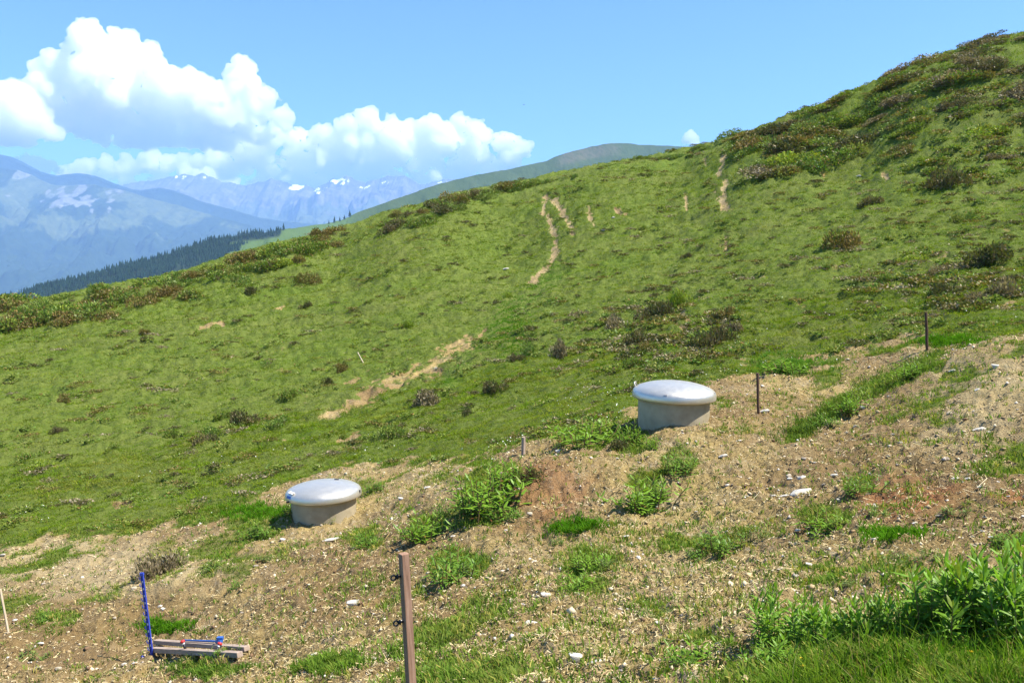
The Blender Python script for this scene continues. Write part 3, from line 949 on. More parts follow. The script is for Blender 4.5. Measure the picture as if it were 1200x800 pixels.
def shaft(px, foot_py, Y, rim_z, tilt, label, style):
    x = at(px, foot_py, Y)[0]
    g = float(HF(np.array([x]), np.array([Y - 0.5]))[0])
    root = empty('inspection_shaft', (x, Y, 0), label, 'inspection shaft', 'domed inspection shafts in the dug ground')
    r, Rl = 0.515, 0.60
    z0_ = rim_z - 0.72
    mb = MB()
    mb.lathe([(r, 0), (r, 0.72), (r - 0.02, 0.72), (r - 0.02, 0.70), (0.0001, 0.70)], 96)
    b = add_part('body', mb, m_body, root, True, loc=(0, 0, z0_))
    b.data.set_sharp_from_angle(angle=0.6)
    mb = MB()
    for k in (0.30, 0.62):
        mb.lathe([(r + 0.001, k - 0.012), (r + 0.006, k - 0.008), (r + 0.006, k + 0.008), (r + 0.001, k + 0.012)], 96)
    # seam ring just under the lid
    mb = MB()
    mb.lathe([(r + 0.001, 0.655), (r + 0.014, 0.66), (r + 0.014, 0.70), (r + 0.001, 0.705)], 96)
    add_part('collar', mb, m_body, b, True)
    prof = [(0.0001, 0.212), (0.06, 0.2115), (0.15, 0.207), (0.25, 0.197), (0.34, 0.182), (0.42, 0.162), (0.49, 0.139), (0.54, 0.116), (0.576, 0.090), (0.594, 0.066), (0.602, 0.042), (0.605, 0.012), (0.605, -0.020), (0.600, -0.030), (0.590, -0.024), (0.586, 0.0), (0.5, 0.01), (0.0001, 0.012)]
    mb = MB()
    mb.lathe(prof, 128)
    lid = add_part('lid', mb, m_lid, root, True, loc=(0, 0, rim_z), rot=tilt)

    def dome(a, rad):
        rs = [p[0] for p in prof[:13]]
        zs = [p[1] for p in prof[:13]]
        return Vector((rad * math.cos(a), rad * math.sin(a), float(np.interp(rad, rs, zs))))
    mb = MB()
    if style == 0:      # handle plate, vent slot, latch with tag, clip on the right
        a = R(-140)
        p = dome(a, 0.55)
        M = Matrix.Translation(p + Vector((0, 0, 0.012))) @ Matrix.Rotation(a, 4, 'Z') @ Matrix.Rotation(R(28), 4, 'Y')
        mb.box((0, 0.0, 0), (0.05, 0.15, 0.012), M)
        mb.box((0.01, 0.055, 0.012), (0.045, 0.055, 0.02), M)
        add_part('latch', mb, m_white, lid, bevel=0.003)
        mb = MB()
        M2 = Matrix.Translation(dome(a, 0.597)) @ Matrix.Rotation(a, 4, 'Z') @ Matrix.Rotation(R(70), 4, 'Y')
        mb.box((0, 0, 0), (0.04, 0.13, 0.012), M2)
        add_part('latch_plate', mb, m_lblue, lid, bevel=0.002)
        mb = MB()
        p = Vector((0.604 * math.cos(a), 0.604 * math.sin(a), -0.012))
        mb.tube([p, p + Vector((math.cos(a), math.sin(a), -0.2)) * 0.035], [0.017, 0.015], 12)
        add_part('lock_screw', mb, m_dark, lid)
        mb = MB()
        p = dome(R(40), 0.24)
        M = Matrix.Translation(p + Vector((0, 0, 0.004))) @ Matrix.Rotation(R(3), 4, 'Z') @ Matrix.Rotation(R(5), 4, 'Y')
        mb.box((0, 0, 0), (0.072, 0.05, 0.014), M)
        add_part('vent_slot', mb, m_dark, lid, bevel=0.003)
        mb = MB()
        p = dome(R(-6), 0.6)
        M = Matrix.Translation(p) @ Matrix.Rotation(R(-6), 4, 'Z')
        mb.box((0.0, 0, -0.004), (0.02, 0.04, 0.045), M)
        add_part('clip', mb, m_dark, lid, bevel=0.003)
    else:
        for a, s in ((R(-113), 0.05), (R(-22), 0.045)):
            mb = MB()
            p = dome(a, 0.583)
            M = Matrix.Translation(p + Vector((0, 0, 0.002))) @ Matrix.Rotation(a, 4, 'Z') @ Matrix.Rotation(R(50), 4, 'Y')
            mb.box((0, 0, 0), (0.02, s, 0.010), M)
            add_part('clip', mb, m_greymetal, lid, bevel=0.002)
        a = R(160)
        mb = MB()
        c0_ = dome(a, 0.56)
        t = Vector((-math.sin(a), math.cos(a), 0))
        rd = Vector((math.cos(a), math.sin(a), 0))
        mb.tube([c0_ + t * 0.06 - Vector((0, 0, 0.02)), c0_ + t * 0.055 + rd * 0.02 + Vector((0, 0, 0.055)), c0_ - t * 0.055 + rd * 0.02 + Vector((0, 0, 0.055)), c0_ - t * 0.06 - Vector((0, 0, 0.02))], 0.010, 10)
        add_part('handle', mb, m_lid, lid, True)
    return root


m_greymetal, nt, out = mat('dull_grey_metal')
principled(nt, out, ramp(nt, nz(nt, 40, 3, .6, pos(nt)), [(0.3, (0.22, 0.22, 0.23)), (0.7, (0.32, 0.32, 0.33))]), 0.5, metallic=0.6)
T1_Y, T2_Y = 12.75, 11.63
T1_rim = (HOR - 596.0) / F * (T1_Y - 0.6)
T2_rim = (HOR - 472.0) / F * (T2_Y - 0.6)
shaft(380, 612, T1_Y, T1_rim, (R(-1.5), R(-1.6), 0), 'lower left round grey shaft with a silver dome lid carrying a white latch', 0)
shaft(789, 500, T2_Y, T2_rim, (R(0.5), R(1.6), 0), 'upper right round beige shaft with a shiny domed lid, beside the short dark stake', 1)


# ------------------------------------------------------------------ stakes and posts
def upq(d):
    return Vector((0, 0, 1)).rotation_difference(d.normalized())


def stake_mesh(w, d, h, sub=0.35, chamfer=0.006):
    mb = MB()
    mb.box((0, 0, (h - sub) / 2), (w, d, h + sub))
    return mb, chamfer


def post_at(px_base, Y, z=None):
    x = (px_base - 600) / F * Y
    return np.array([x, Y, float(HF(np.array([x]), np.array([Y]))[0]) if z is None else z])


def lean_to(o, base, top):
    d = (Vector(top) - Vector(base)).normalized()
    o.rotation_mode = 'QUATERNION'
    o.rotation_quaternion = d.to_track_quat('Z', 'Y')


# near wooden post with two black screw insulators
Yp = 4.4
pb = onground(484, 840)
pb = np.array([pb[0], pb[1], pb[2]])
ptop = at(473, 648, pb[1] + 0.02)
h = float(np.linalg.norm(ptop - pb))
root = empty('fence_post', pb, 'square brown wooden post with two black insulators, cut by the lower edge', 'fence post')
root.rotation_euler = upq(Vector(ptop) - Vector(pb)).to_euler()
mb = MB()
wq = 0.041
mb.box((0, 0, (h - 0.35) / 2), (wq, wq, h + 0.35))
st = add_part('stake', mb, m_wood, root, bevel=0.003)
yaw = R(38)
st.rotation_euler = (0, 0, yaw)
k = pb[1] / F
for py_, z_ in ((675, h - (675 - 648) * k * 1.02), (730, h - (730 - 648) * k * 1.02)):
    mb = MB()
    # threaded shank and eye, on the left face
    dirn = Vector((-0.95, -0.3, 0.0))
    p0 = dirn * 0.012
    mb.tube([p0, p0 + dirn * 0.030, p0 + dirn * 0.036], [0.0045, 0.0045, 0.009], 10)
    mb.tube([p0 + dirn * 0.022, p0 + dirn * 0.030], [0.0125, 0.0125], 14)
    c_ = p0 + dirn * 0.046 + Vector((0, 0, -0.002))
    ring = [c_ + Vector((dirn.x * math.cos(t) * 0.012, dirn.y * math.cos(t) * 0.012, math.sin(t) * 0.012)) for t in np.linspace(0, 2 * math.pi, 17)]
    mb.tube(ring, 0.0048, 8)
    add_part('insulator', mb, m_dark, root, True, loc=(0, 0, z_))


def simple_stake(name, px_b, py_b, px_t, py_t, w, m_, label, cat='stake', group=None, yaw=0.3, rough=True, shift=0):
    b = onground(px_b, py_b)
    t = at(px_t, py_t, b[1] + shift)
    h = float(np.linalg.norm(t - b))
    mb = MB()
    n = 6
    rngs = np.random.default_rng(int(px_b))
    pts = [(rngs.normal(0, w * 0.05), rngs.normal(0, w * 0.05), -0.3 + (h + 0.3) * i / n) for i in range(n + 1)]
    mb.tube(pts, [w * 0.62 * rngs.uniform(0.93, 1.05) for _ in pts], 4 if not rough else 5)
    o = link(name, mb.mesh(name, False, 0.0), m_, label=label, cat=cat, group=group)
    o.location = b
    o.rotation_euler = (upq(Vector(t) - Vector(b)) @ Matrix.Rotation(yaw, 3, 'Z').to_quaternion()).to_euler()
    return o


G = 'wooden stakes along the dug ground'
simple_stake('wooden_stake', 888.5, 488, 887.5, 437, 0.036, m_darkwood, 'thin dark wooden stake right of the upper shaft, a white stone at its foot', group=G)
simple_stake('wooden_stake', 1086.5, 410, 1085, 366, 0.040, m_darkwood, 'thin dark wooden stake at the top end of the green strip', group=G)
simple_stake('wooden_stake', 613, 534, 613.5, 512, 0.05, m_greywood, 'short grey-brown stake stub behind the large green weed clump', group=G)
simple_stake('wooden_stake', 426, 425, 419, 412.5, 0.034, m_palewood, 'tiny pale stake leaning on the turf left of the bare scar', group=G)
simple_stake('wooden_stake', 10, 742, 0.5, 690, 0.022, m_palewood, 'thin pale leaning stick at the left edge of the view', group=G)

# blue plastic step-in post
b = onground(178.5, 777)
t = at(166, 671, b[1] + 0.03)
h = float(np.linalg.norm(t - b))
root = empty('plastic_fence_post', b, 'upright blue plastic electric fence post with lugs down its left edge', 'fence post')
root.rotation_euler = upq(Vector(t) - Vector(b)).to_euler()
mb = MB()
mb.box((0.013, 0, h / 2 - 0.1), (0.007, 0.022, h + 0.2))
mb.box((-0.012, 0, h / 2 - 0.1), (0.005, 0.014, h + 0.2))
mb.box((0, 0, h / 2 - 0.1), (0.030, 0.005, h + 0.2))
mb.box((0, 0, h - 0.012), (0.040, 0.026, 0.03))
add_part('shaft', mb, m_blue, root)
nl = 11
for i in range(nl):
    z_ = h * (0.10 + 0.84 * i / (nl - 1))
    mb = MB()
    mb.tube([(-0.012, 0, z_ - 0.018), (-0.030, -0.004, z_ - 0.014), (-0.036, -0.004, z_ + 0.004), (-0.030, -0.002, z_ + 0.018)], [0.006, 0.0055, 0.005, 0.004], 7)
    add_part('lug', mb, m_blue, root, True)
for i in range(nl):
    z_ = h * (0.14 + 0.84 * i / (nl - 1))
    mb = MB()
    mb.box((0.001, -0.0045, z_), (0.010, 0.006, 0.022))
    add_part('wire_clip', mb, m_white, root)
mb = MB()
mb.box((-0.055, -0.005, 0.008), (0.11, 0.03, 0.012))
mb.box((-0.105, -0.005, 0.015), (0.012, 0.034, 0.022))
add_part('foot_step', mb, m_blue, root, bevel=0.002)


# two grey stakes lying by the blue post, with their insulators
def lying(name, a, b_, w, hgt, m_, label, lift=0.0):
    A, B = onground(*a), onground(*b_)
    A = A + np.array([0, 0, lift])
    B = B + np.array([0, 0, lift])
    d = Vector(B - A)
    root = empty(name, A, label, 'post', 'grey stakes lying by the blue post')
    q = d.normalized().to_track_quat('X', 'Z')
    root.rotation_euler = q.to_euler()
    mb = MB()
    L = d.length
    mb.box((0, 0, 0), (w, hgt, L))
    s_ = add_part('stake', mb, m_, root, bevel=0.004)
    s_.rotation_euler = (0, R(90), 0)
    s_.rotation_euler = Matrix(((0, 0, 1), (0, 1, 0), (-1, 0, 0))).to_euler()
    s_.location = (L / 2, 0, w * 0.5)
    return root, L, w


def red_insulator(root, x, y, z, tilt):
    mb = MB()
    M = Matrix.Translation((x, y, z)) @ Matrix.Rotation(tilt, 4, 'X')
    mb.tube([M @ Vector((0, 0, -0.01)), M @ Vector((0, 0, 0.045))], 0.014, 12)
    o = add_part('insulator', mb, m_dark, root, True)
    mb = MB()
    mb.tube([M @ Vector((0, 0, 0.044)), M @ Vector((0, 0, 0.068))], [0.015, 0.015], 14)
    add_part('insulator_collar', mb, m_white, o, True)
    mb = MB()
    mb.tube([M @ Vector((0, 0, 0.066)), M @ Vector((0, 0, 0.082)), M @ Vector((0, 0, 0.092))], [0.023, 0.025, 0.016], 16)
    add_part('insulator_cap', mb, m_red, o, True)


r1, L1, w1 = lying('wooden_post', (183, 763), (290, 767), 0.045, 0.06, m_greywood, 'rear one of two grey stakes lying by the blue post, reaching farther right', 0.035)
r2, L2, w2 = lying('wooden_post', (181, 774), (282, 775), 0.050, 0.06, m_greywood, 'front one of two grey stakes lying by the blue post, a dark gap beneath', 0.03)
red_insulator(r2, L2 * 0.40, 0.01, w2 + 0.005, R(12))
red_insulator(r2, L2 * 0.76, 0.0, w2 - 0.01, R(-38))
# light blue plastic rod lying across the stakes
bpy.context.view_layer.update()
M1 = r1.matrix_world
A = M1 @ Vector((L1 * 0.36, 0.0, w1 + 0.016))
Bp = M1 @ Vector((L1 * 0.72, 0.012, w1 + 0.022))
mb = MB()
dA = Bp - A
mb.tube([Vector((0, 0, 0)), dA * 0.5, dA], [0.009, 0.011, 0.011], 10)
mb.tube([dA - dA.normalized() * 0.04, dA + dA.normalized() * 0.07], [0.018, 0.016], 12)
mb.box(tuple(dA + Vector((0.02, 0, 0.03))), (0.06, 0.04, 0.035))
o = link('plastic_rod', mb.mesh('plastic_rod', False), m_lblue, label='light blue plastic rod with a knobbed end lying on the two grey stakes', cat='rod')
o.location = A

# ------------------------------------------------------------------ stones
m_stone, nt, out = mat('pale_stone')
P = pos(nt)
n1 = nz(nt, 12, 8, 0.7, P)
principled(nt, out, mixc(nt, 1.0, attr(nt, 'col').outputs['Color'], ramp(nt, n1, [(0.3, 0.72), (0.7, 1.12)]), 'MULTIPLY'), 0.9, bump(nt, n1, 0.5, 0.02), spec=0.15)
STONES = []
I2, I2F = ico(3)
for c_ in ((0.52, 0.48, 0.41), (0.42, 0.355, 0.26), (0.31, 0.26, 0.20)):
    for v_ in range(4):
        rg = np.random.default_rng(100 + v_ + int(c_[0] * 100) % 7 * 13)
        V = I2.copy()
        for _ in range(9):      # planes knocked off
            d_ = rg.normal(0, 1, 3)
            d_ /= np.linalg.norm(d_)
            cut = rg.uniform(0.45, 0.85)
            s_ = V @ d_
            V = V - np.outer(np.maximum(s_ - cut, 0) * 0.92, d_)
        V = V * (1 + 0.07 * np.stack([fbm(V[:, 0] * 2 + V[:, 2], V[:, 1] * 2, 3, v_)] * 3, 1))
        V = V * np.array([1, rg.uniform(0.6, 0.95), rg.uniform(0.4, 0.65)])
        STONES.append(tri_mesh('stone', V, I2F, np.tile(c_, (len(V), 1))))
        STONES[-1].materials.append(m_stone)


def stone(px, py, w, k, label, group=None, rz=None, sq=1.0, sink=0.25, name='stone', tilt=0.2):
    p, ok = hit([px], [py])
    p = p[0]
    s = w / 2 * p[1] / F
    o = bpy.data.objects.new(name, STONES[k])
    COL.objects.link(o)
    o.location = (p[0], p[1], p[2] + s * (0.5 - sink) * sq)
    o.scale = (s, s, s * sq)
    rg = random.Random(px * 31 + py)
    o.rotation_euler = (rg.uniform(-tilt, tilt), rg.uniform(-tilt, tilt), rg.uniform(-.5, .5) if rz is None else rz)
    return tag(o, label, 'stone', group)


for a in [(1148, 507, 19, 0, 'large whitish stone on the tan soil near the right edge'), (1158, 508, 8, 1, 'smaller whitish stone touching the right side of the large white stone'),
          (847, 539, 12, 0, 'rounded white stone on the soil below the upper shaft'), (896, 485, 13, 0, 'white stone at the foot of the thin stake right of the upper shaft'),
          (1116, 432, 10, 0, 'small white stone on the pale bank right of the tall weeds on the strip'), (1119, 570, 10, 0, 'white stone left of the reddish soil scrap at the right edge'),
          (1149, 579, 10, 0, 'white squarish stone below the large white stone, near the red soil'), (1145, 462, 9, 0, 'small white stone high on the right bank'),
          (1166, 434, 12, 1, 'pale stone on the upper right bank close to the turf'), (948, 667, 12, 1, 'cream stone on open soil above the near willowherb'),
          (747, 594, 8, 1, 'small rounded beige stone in front of the leafy clump below the shaft'), (579, 727, 8, 0, 'white pebble-like stone right of the near wooden post'),
          (626, 669, 8, 0, 'whitish stone on open soil left of the middle weeds'), (501, 578, 10, 0, 'whitish stone on the soil right of the lower shaft'), (1009, 455, 14, 2, 'brownish rounded clod on the edge of the green strip'),
          (415, 712, 22, 1, 'thin pale angular stone just left of the near wooden post'), (332, 633, 10, 1, 'small pale stone left of the flat slab by the lower shaft'),
          (510, 431, 7, 0, 'white stone in the bare scar in the turf'), (707, 271, 8, 0, 'white stone on the turf right of the worn track'), (1006, 209, 7, 0, 'white stone high on the right hand turf'),
          (718, 255, 6, 0, 'pale stone beside the upper end of the worn track'), (593, 315, 9, 0, 'flat white stone lying on the turf left of the track'), (1017, 593, 9, 0, 'small pale stone at the left edge of the red soil'),
          (1023, 645, 8, 0, 'tiny white stone left of the short grass tuft above the willowherb'), (675, 792, 24, 1, 'pale grey stone at the lower edge, right of the middle'), (699, 790, 16, 0, 'white broken stone next to the pale grey one at the lower edge'),
          (625, 735, 24, 1, 'flat whitish stone in the lower middle ground'), (640, 706, 18, 1, 'flat blue grey stone in the lower middle ground'), (470, 590, 9, 1, 'pale stone between the lower shaft and the green weeds')]:
    stone(*a)
stone(388, 635, 25, 0, 'flat pale slab lying in front of the lower shaft', sq=0.45, rz=0.3)
o = stone(937, 583, 34, 2, 'flat whitish broken slab on the dark soil left of the red patch', sq=0.5, rz=0.2)
o = stone(919, 585, 14, 0, 'whitish shard at the left end of the flat broken slab', sq=0.6)
rg = random.Random(5)
n = 0
while n < 130:
    px, py = rg.uniform(0, 1200), rg.uniform(395, 800)
    p, ok = hit([px], [py])
    if not ok[0]:
        continue
    z_ = H0(p[:, 0], p[:, 1])
    if cover(p[:, 0], p[:, 1], z_)[0] < 0.7 or rg.random() > (1.0 if px > 850 or px < 330 else 0.6):
        continue
    stone(px, py, rg.uniform(3.5, 8.5) * (0.75 + py / 1600), rg.choice([0, 0, 1, 2, 3, 4, 5, 6, 7, 8, 9]), 'small loose pale stone scattered on the bare tan soil', 'small stones strewn over the bare soil', sink=0.2)
    n += 1

# ------------------------------------------------------------------ bird
m_bird, nt, out = mat('dark_plumage')
principled(nt, out, ramp(nt, nz(nt, 30, 3, .6, pos(nt)), [(0.3, (0.015, 0.014, 0.013)), (0.7, (0.04, 0.036, 0.032))]), 0.7)
mb = MB()
mb.tube([(-0.16, 0, 0), (-0.10, 0, 0.0), (0, 0, 0.0), (0.09, 0, 0.01), (0.14, 0, 0.02), (0.17, 0, 0.015)], [0.03, 0.035, 0.05, 0.04, 0.026, 0.006], 10)
for s in (-1, 1):
    mb.add([(0.07, s * 0.04, 0.02), (-0.06, s * 0.04, 0.02), (-0.03, s * 0.2, 0.08), (0.06, s * 0.2, 0.09), (-0.05, s * 0.38, 0.06), (0.0, s * 0.38, 0.065),
            (0.07, s * 0.04, 0.012), (-0.06, s * 0.04, 0.012), (-0.03, s * 0.2, 0.072), (0.06, s * 0.2, 0.08), (-0.05, s * 0.38, 0.055), (0.0, s * 0.38, 0.058)],
           [(0, 1, 2, 3), (3, 2, 4, 5), (9, 8, 7, 6), (11, 10, 8, 9), (0, 3, 9, 6), (3, 5, 11, 9), (1, 7, 8, 2), (2, 8, 10, 4), (4, 10, 11, 5)])
mb.add([(-0.14, -0.02, 0), (-0.14, 0.02, 0), (-0.27, 0.05, 0.0), (-0.27, -0.05, 0.0), (-0.14, 0, 0.012), (-0.27, 0, 0.01)], [(0, 1, 2, 3), (0, 4, 5, 3)[::-1], (1, 4, 5, 2), (3, 5, 2)])
o = link('bird', mb.mesh('bird', False), m_bird, label='tiny dark bird alone in the blue sky right of the clouds', cat='bird')
o.location = at(614, 123, 150)
o.rotation_euler = (R(18), 0, R(20))

# ------------------------------------------------------------------ vegetation
M_grass = leaf_mat('grass_blades', 0.38, 0, 0.22, 3.0)
M_leaf = leaf_mat('weed_leaves', 0.36, 0.02, 0.22, 40)
M_shrub = leaf_mat('dwarf_shrub_leaves', 0.25, 0.02, 0.28, 14)
m_stem, nt, out = mat('plant_stems')
principled(nt, out, ramp(nt, nz(nt, 30, 3, .6, pos(nt)), [(0.3, (0.15, 0.12, 0.035)), (0.7, (0.24, 0.14, 0.07))]), 0.7, spec=0.2)
M_litter, nt, out = mat('dry_litter')
principled(nt, out, attr(nt, 'col').outputs['Color'], 0.9, spec=0.1)


def polar(n, r0, r1, a=47.0, rng=RNG, power=1.0):
    th = np.radians(rng.uniform(-a, a, n))
    u = rng.uniform(0, 1, n) ** power
    r = r0 * (r1 / r0) ** u
    return r * np.sin(th), r * np.cos(th)


def blades(P, h, w, k, spread, lean, col, rng=RNG, seg=2, jit=0.22):
    """k blades of grass at each point"""
    n = len(P)
    m = n * k
    P = np.repeat(P, k, 0)
    h = np.repeat(h, k) * rng.uniform(0.55, 1.15, m)
    w = np.repeat(w, k) * rng.uniform(0.7, 1.2, m)
    c = np.repeat(col, k, 0) * rng.uniform(1 - jit, 1 + jit, (m, 1)) * rng.uniform(0.93, 1.07, (m, 3))
    sp = np.repeat(spread, k)
    a0 = rng.uniform(0, 2 * math.pi, m)
    rad = sp * np.sqrt(rng.uniform(0, 1, m))
    B = P + np.stack([np.cos(a0) * rad, np.sin(a0) * rad, np.zeros(m)], 1)
    al = a0 + rng.normal(0, 0.8, m)
    ln = lean * h * rng.uniform(0.3, 1.3, m)
    L = np.stack([np.cos(al), np.sin(al), np.zeros(m)], 1)
    aw = rng.uniform(0, math.pi, m)
    W = np.stack([np.cos(aw), np.sin(aw), np.zeros(m)], 1) * w[:, None]
    U = np.array([0, 0, 1.0])
    if seg == 1:
        V = np.stack([B - W / 2, B + W / 2, B + L * ln[:, None] + U * (h * 0.9)[:, None]], 1).reshape(-1, 3)
        T = np.arange(3 * m).reshape(-1, 3)
        C = np.repeat(c, 3, 0)
    else:
        Mi = B + L * (ln * 0.3)[:, None] + U * (h * 0.55)[:, None]
        tip = B + L * ln[:, None] + U * (h * (1 - 0.3 * lean))[:, None]
        V = np.stack([B - W * 0.4, B + W * 0.4, Mi - W * 0.45, Mi + W * 0.45, tip], 1).reshape(-1, 3)
        i = (np.arange(m) * 5)[:, None, None]
        T = (i + np.array([[0, 1, 3], [0, 3, 2], [2, 3, 4]])).reshape(-1, 3)
        C = np.repeat(c, 5, 0)
    return V, T, C


def merge(parts):
    V, T, C, n = [], [], [], 0
    for v, t, c in parts:
        V.append(v)
        T.append(t + n)
        C.append(c)
        n += len(v)
    return np.vstack(V), np.vstack(T), np.vstack(C)


def stuff(name, arr, m_, label, cat):
    return link(name, tri_mesh(name, *arr), m_, kind='stuff', label=label, cat=cat)


def ground_pts(x, y):
    z0_ = H0(x, y)
    d = cover(x, y, z0_)
    z = z0_ + bumps(x, y, d)
    px, py = pix(x, y, z)
    return np.stack([x, y, z], 1), d, px, py


def lerp(a, b, t):
    return np.asarray(a) * (1 - t[:, None]) + np.asarray(b) * t[:, None]


GREEN, OLIVE, STRAW, LUSH = (0.098, 0.182, 0.009), (0.172, 0.215, 0.018), (0.31, 0.275, 0.075), (0.066, 0.188, 0.010)

# turf of the slope
parts = []
for (n, r0, r1, k, hh, seg) in ((205000, 7, 24, 5, 0.038, 1), (200000, 20, 60, 4, 0.075, 1), (72000, 45, 92, 4, 0.12, 1)):
    x, y = polar(n, r0, r1)
    P, d, px, py = ground_pts(x, y)
    fl = fbm(x * 2.2, y * 2.6, 3, 207)
    keep = (RNG.uniform(0, 1, n) > d * 1.12) & (RNG.uniform(0, 1, n) < 1.15 - 1.5 * np.clip(fl - 0.05, 0, 1)) & (px > -380) & (px < 1620) & (d < 0.85)
    P, d = P[keep], d[keep]
    x, y = P[:, 0], P[:, 1]
    px, py = px[keep], py[keep]
    r = np.hypot(x, y)
    t = np.clip(0.5 + 0.75 * fbm(x * 0.5, y * 0.9, 4, 201) + 0.35 * RNG.normal(0, 1, len(P)), 0, 1)
    c = lerp(GREEN, OLIVE, t)
    c = c * (1 + 0.48 * np.clip(fbm(x * 0.8, y * 1.2, 4, 205), -1, 1))[:, None]
    t2 = sstep(0.05, 0.75, fbm(x * 0.30, y * 0.5, 4, 211) + 0.33 * RNG.normal(0, 1, len(P))) * 0.6
    c = lerp(np.zeros(3), np.ones(3), np.ones(len(P))) * c * (1 - t2[:, None]) + np.array(STRAW) * t2[:, None]
    lush = sstep(1.0, 0.2, np.abs(py - np.interp(px, [520, 560, 600, 650], [450, 400, 370, 320])) / 26 + fbm(x * .5, y * .5, 3, 5)) * (px > 520) * (px < 660) * 0.8
    c = c * (1 - lush[:, None]) + np.array(LUSH) * lush[:, None]
    sc = np.clip(r / ((r0 * r1) ** 0.5), 0.7, 1.5) * (0.75 + 0.9 * np.clip(fbm(x * 1.1, y * 1.4, 3, 221) + 0.2, 0, 1))
    parts.append(blades(P, hh * sc, hh * 0.24 * sc, k, hh * 1.1 * sc, 1.0, c, seg=seg))
stuff('turf_grass', merge(parts), M_grass, 'short green turf covering the mountain slope', 'grass')

# greenery and sprouts inside the dug ground
parts = []
n = 275000
x, y = polar(n, 2.2, 17)
P, d, px, py = ground_pts(x, y)
inside = py > np.interp(px, BX, BY) - 8
q = np.clip(1 - d, 0, 1)
keep = inside & (RNG.uniform(0, 1, n) < q ** 1.3 * 0.55 + 0.045) & (px > -380) & (px < 1620) & (py < 1000)
P, px, py = P[keep], px[keep], py[keep]
x, y = P[:, 0], P[:, 1]
r = np.hypot(x, y)
t = np.clip(0.45 + 0.7 * fbm(x * 1.3, y * 1.3, 3, 231) + 0.25 * RNG.normal(0, 1, len(P)), 0, 1)
c = lerp((0.110, 0.205, 0.026), (0.20, 0.235, 0.050), t)
s = RNG.uniform(0, 1, len(P)) < 0.13
c[s] = np.array(STRAW) * 1.1
sc = 0.5 + 1.1 * np.clip(fbm(x * 2, y * 2, 3, 241) + 0.35, 0, 1)
parts.append(blades(P, 0.065 * sc, 0.0075 + 0.0004 * r, 5, 0.045 * sc, 0.7, c, seg=2))
stuff('sprouting_grass', merge(parts), M_grass, 'thin grass and seedlings sprouting through the bare soil', 'grass')

# lush grass patches
parts = []
for (cx, cy, rx, ry, hh, nn, c) in [(675, 624, 22, 7, 0.09, 330, LUSH), (1047, 636, 26, 8, 0.08, 300, LUSH), (922, 428, 34, 9, 0.11, 600, (0.085, 0.20, 0.025)), (195, 737, 24, 7, 0.08, 330, LUSH), (245, 790, 40, 7, 0.06, 500, (0.07, 0.14, 0.02)),
                                    (385, 788, 28, 8, 0.08, 420, (0.10, 0.19, 0.025)), (300, 600, 36, 8, 0.10, 700, LUSH), (600, 385, 20, 30, 0.10, 1100, LUSH), (1110, 400, 30, 5, .10, 700, LUSH)]:
    px = cx + rx * RNG.normal(0, 0.65, nn)
    py = cy + ry * RNG.normal(0, 0.65, nn)
    P, ok = hit(px, py)
    P = P[ok]
    c = lerp(c, np.array(c) * np.array([1.5, 1.15, 1.2]), RNG.uniform(0, 1, len(P)))
    parts.append(blades(P, np.full(len(P), hh), np.full(len(P), 0.009), 6, np.full(len(P), 0.03), 0.6, c))
# strip along the old bank
t = RNG.uniform(0, 1, 1700)
sx = np.interp(t, np.linspace(0, 1, 5), [s_[0] for s_ in STRIP]) + RNG.normal(0, 8, 1700)
sy = np.interp(t, np.linspace(0, 1, 5), [s_[1] for s_ in STRIP]) + RNG.normal(0, 4.5, 1700)
P, ok = hit(sx, sy)
c = lerp((0.075, 0.15, 0.02), (0.15, 0.20, 0.04), RNG.uniform(0, 1, len(P)))
parts.append(blades(P, np.full(len(P), 0.10), np.full(len(P), 0.010), 5, np.full(len(P), 0.05), 0.7, c))
stuff('grass_tufts', merge(parts), M_grass, 'taller bright grass tufts along the bank and between the weeds', 'grass')

# long meadow grass at the near right corner
n = 22000
x = RNG.uniform(0.3, 4.6, n)
y = RNG.uniform(1.0, 4.4, n)
P, d, px, py = ground_pts(x, y)
lim = np.interp(px, [860, 900, 950, 1020, 1120, 1200, 1400], [850, 800, 772, 766, 768, 764, 730])
keep = (py > lim + RNG.normal(0, 10, n)) & (px < 2600)
P = P[keep]
P = P[RNG.uniform(0, 1, len(P)) < 0.55 + 1.2 * fbm(P[:, 0] * 4, P[:, 1] * 4, 3, 333)]
t = np.clip(0.5 + 0.8 * fbm(P[:, 0] * 3, P[:, 1] * 3, 3, 335) + 0.3 * RNG.normal(0, 1, len(P)), 0, 1)
c = lerp((0.070, 0.170, 0.010), (0.175, 0.265, 0.024), t)
s = RNG.uniform(0, 1, len(P)) < 0.06
c[s] = (0.25, 0.22, 0.09)
A1 = blades(P, RNG.uniform(0.05, 0.19, len(P)) * (0.75 + 0.5 * np.clip(fbm(P[:, 0] * 3, P[:, 1] * 3, 3, 337) + .5, 0, 1)), np.full(len(P), 0.0036), 7, np.full(len(P), 0.03), 0.55, c, seg=2)
stuff('meadow_grass', A1, M_grass, 'long fine meadow grass filling the lower right corner', 'grass')

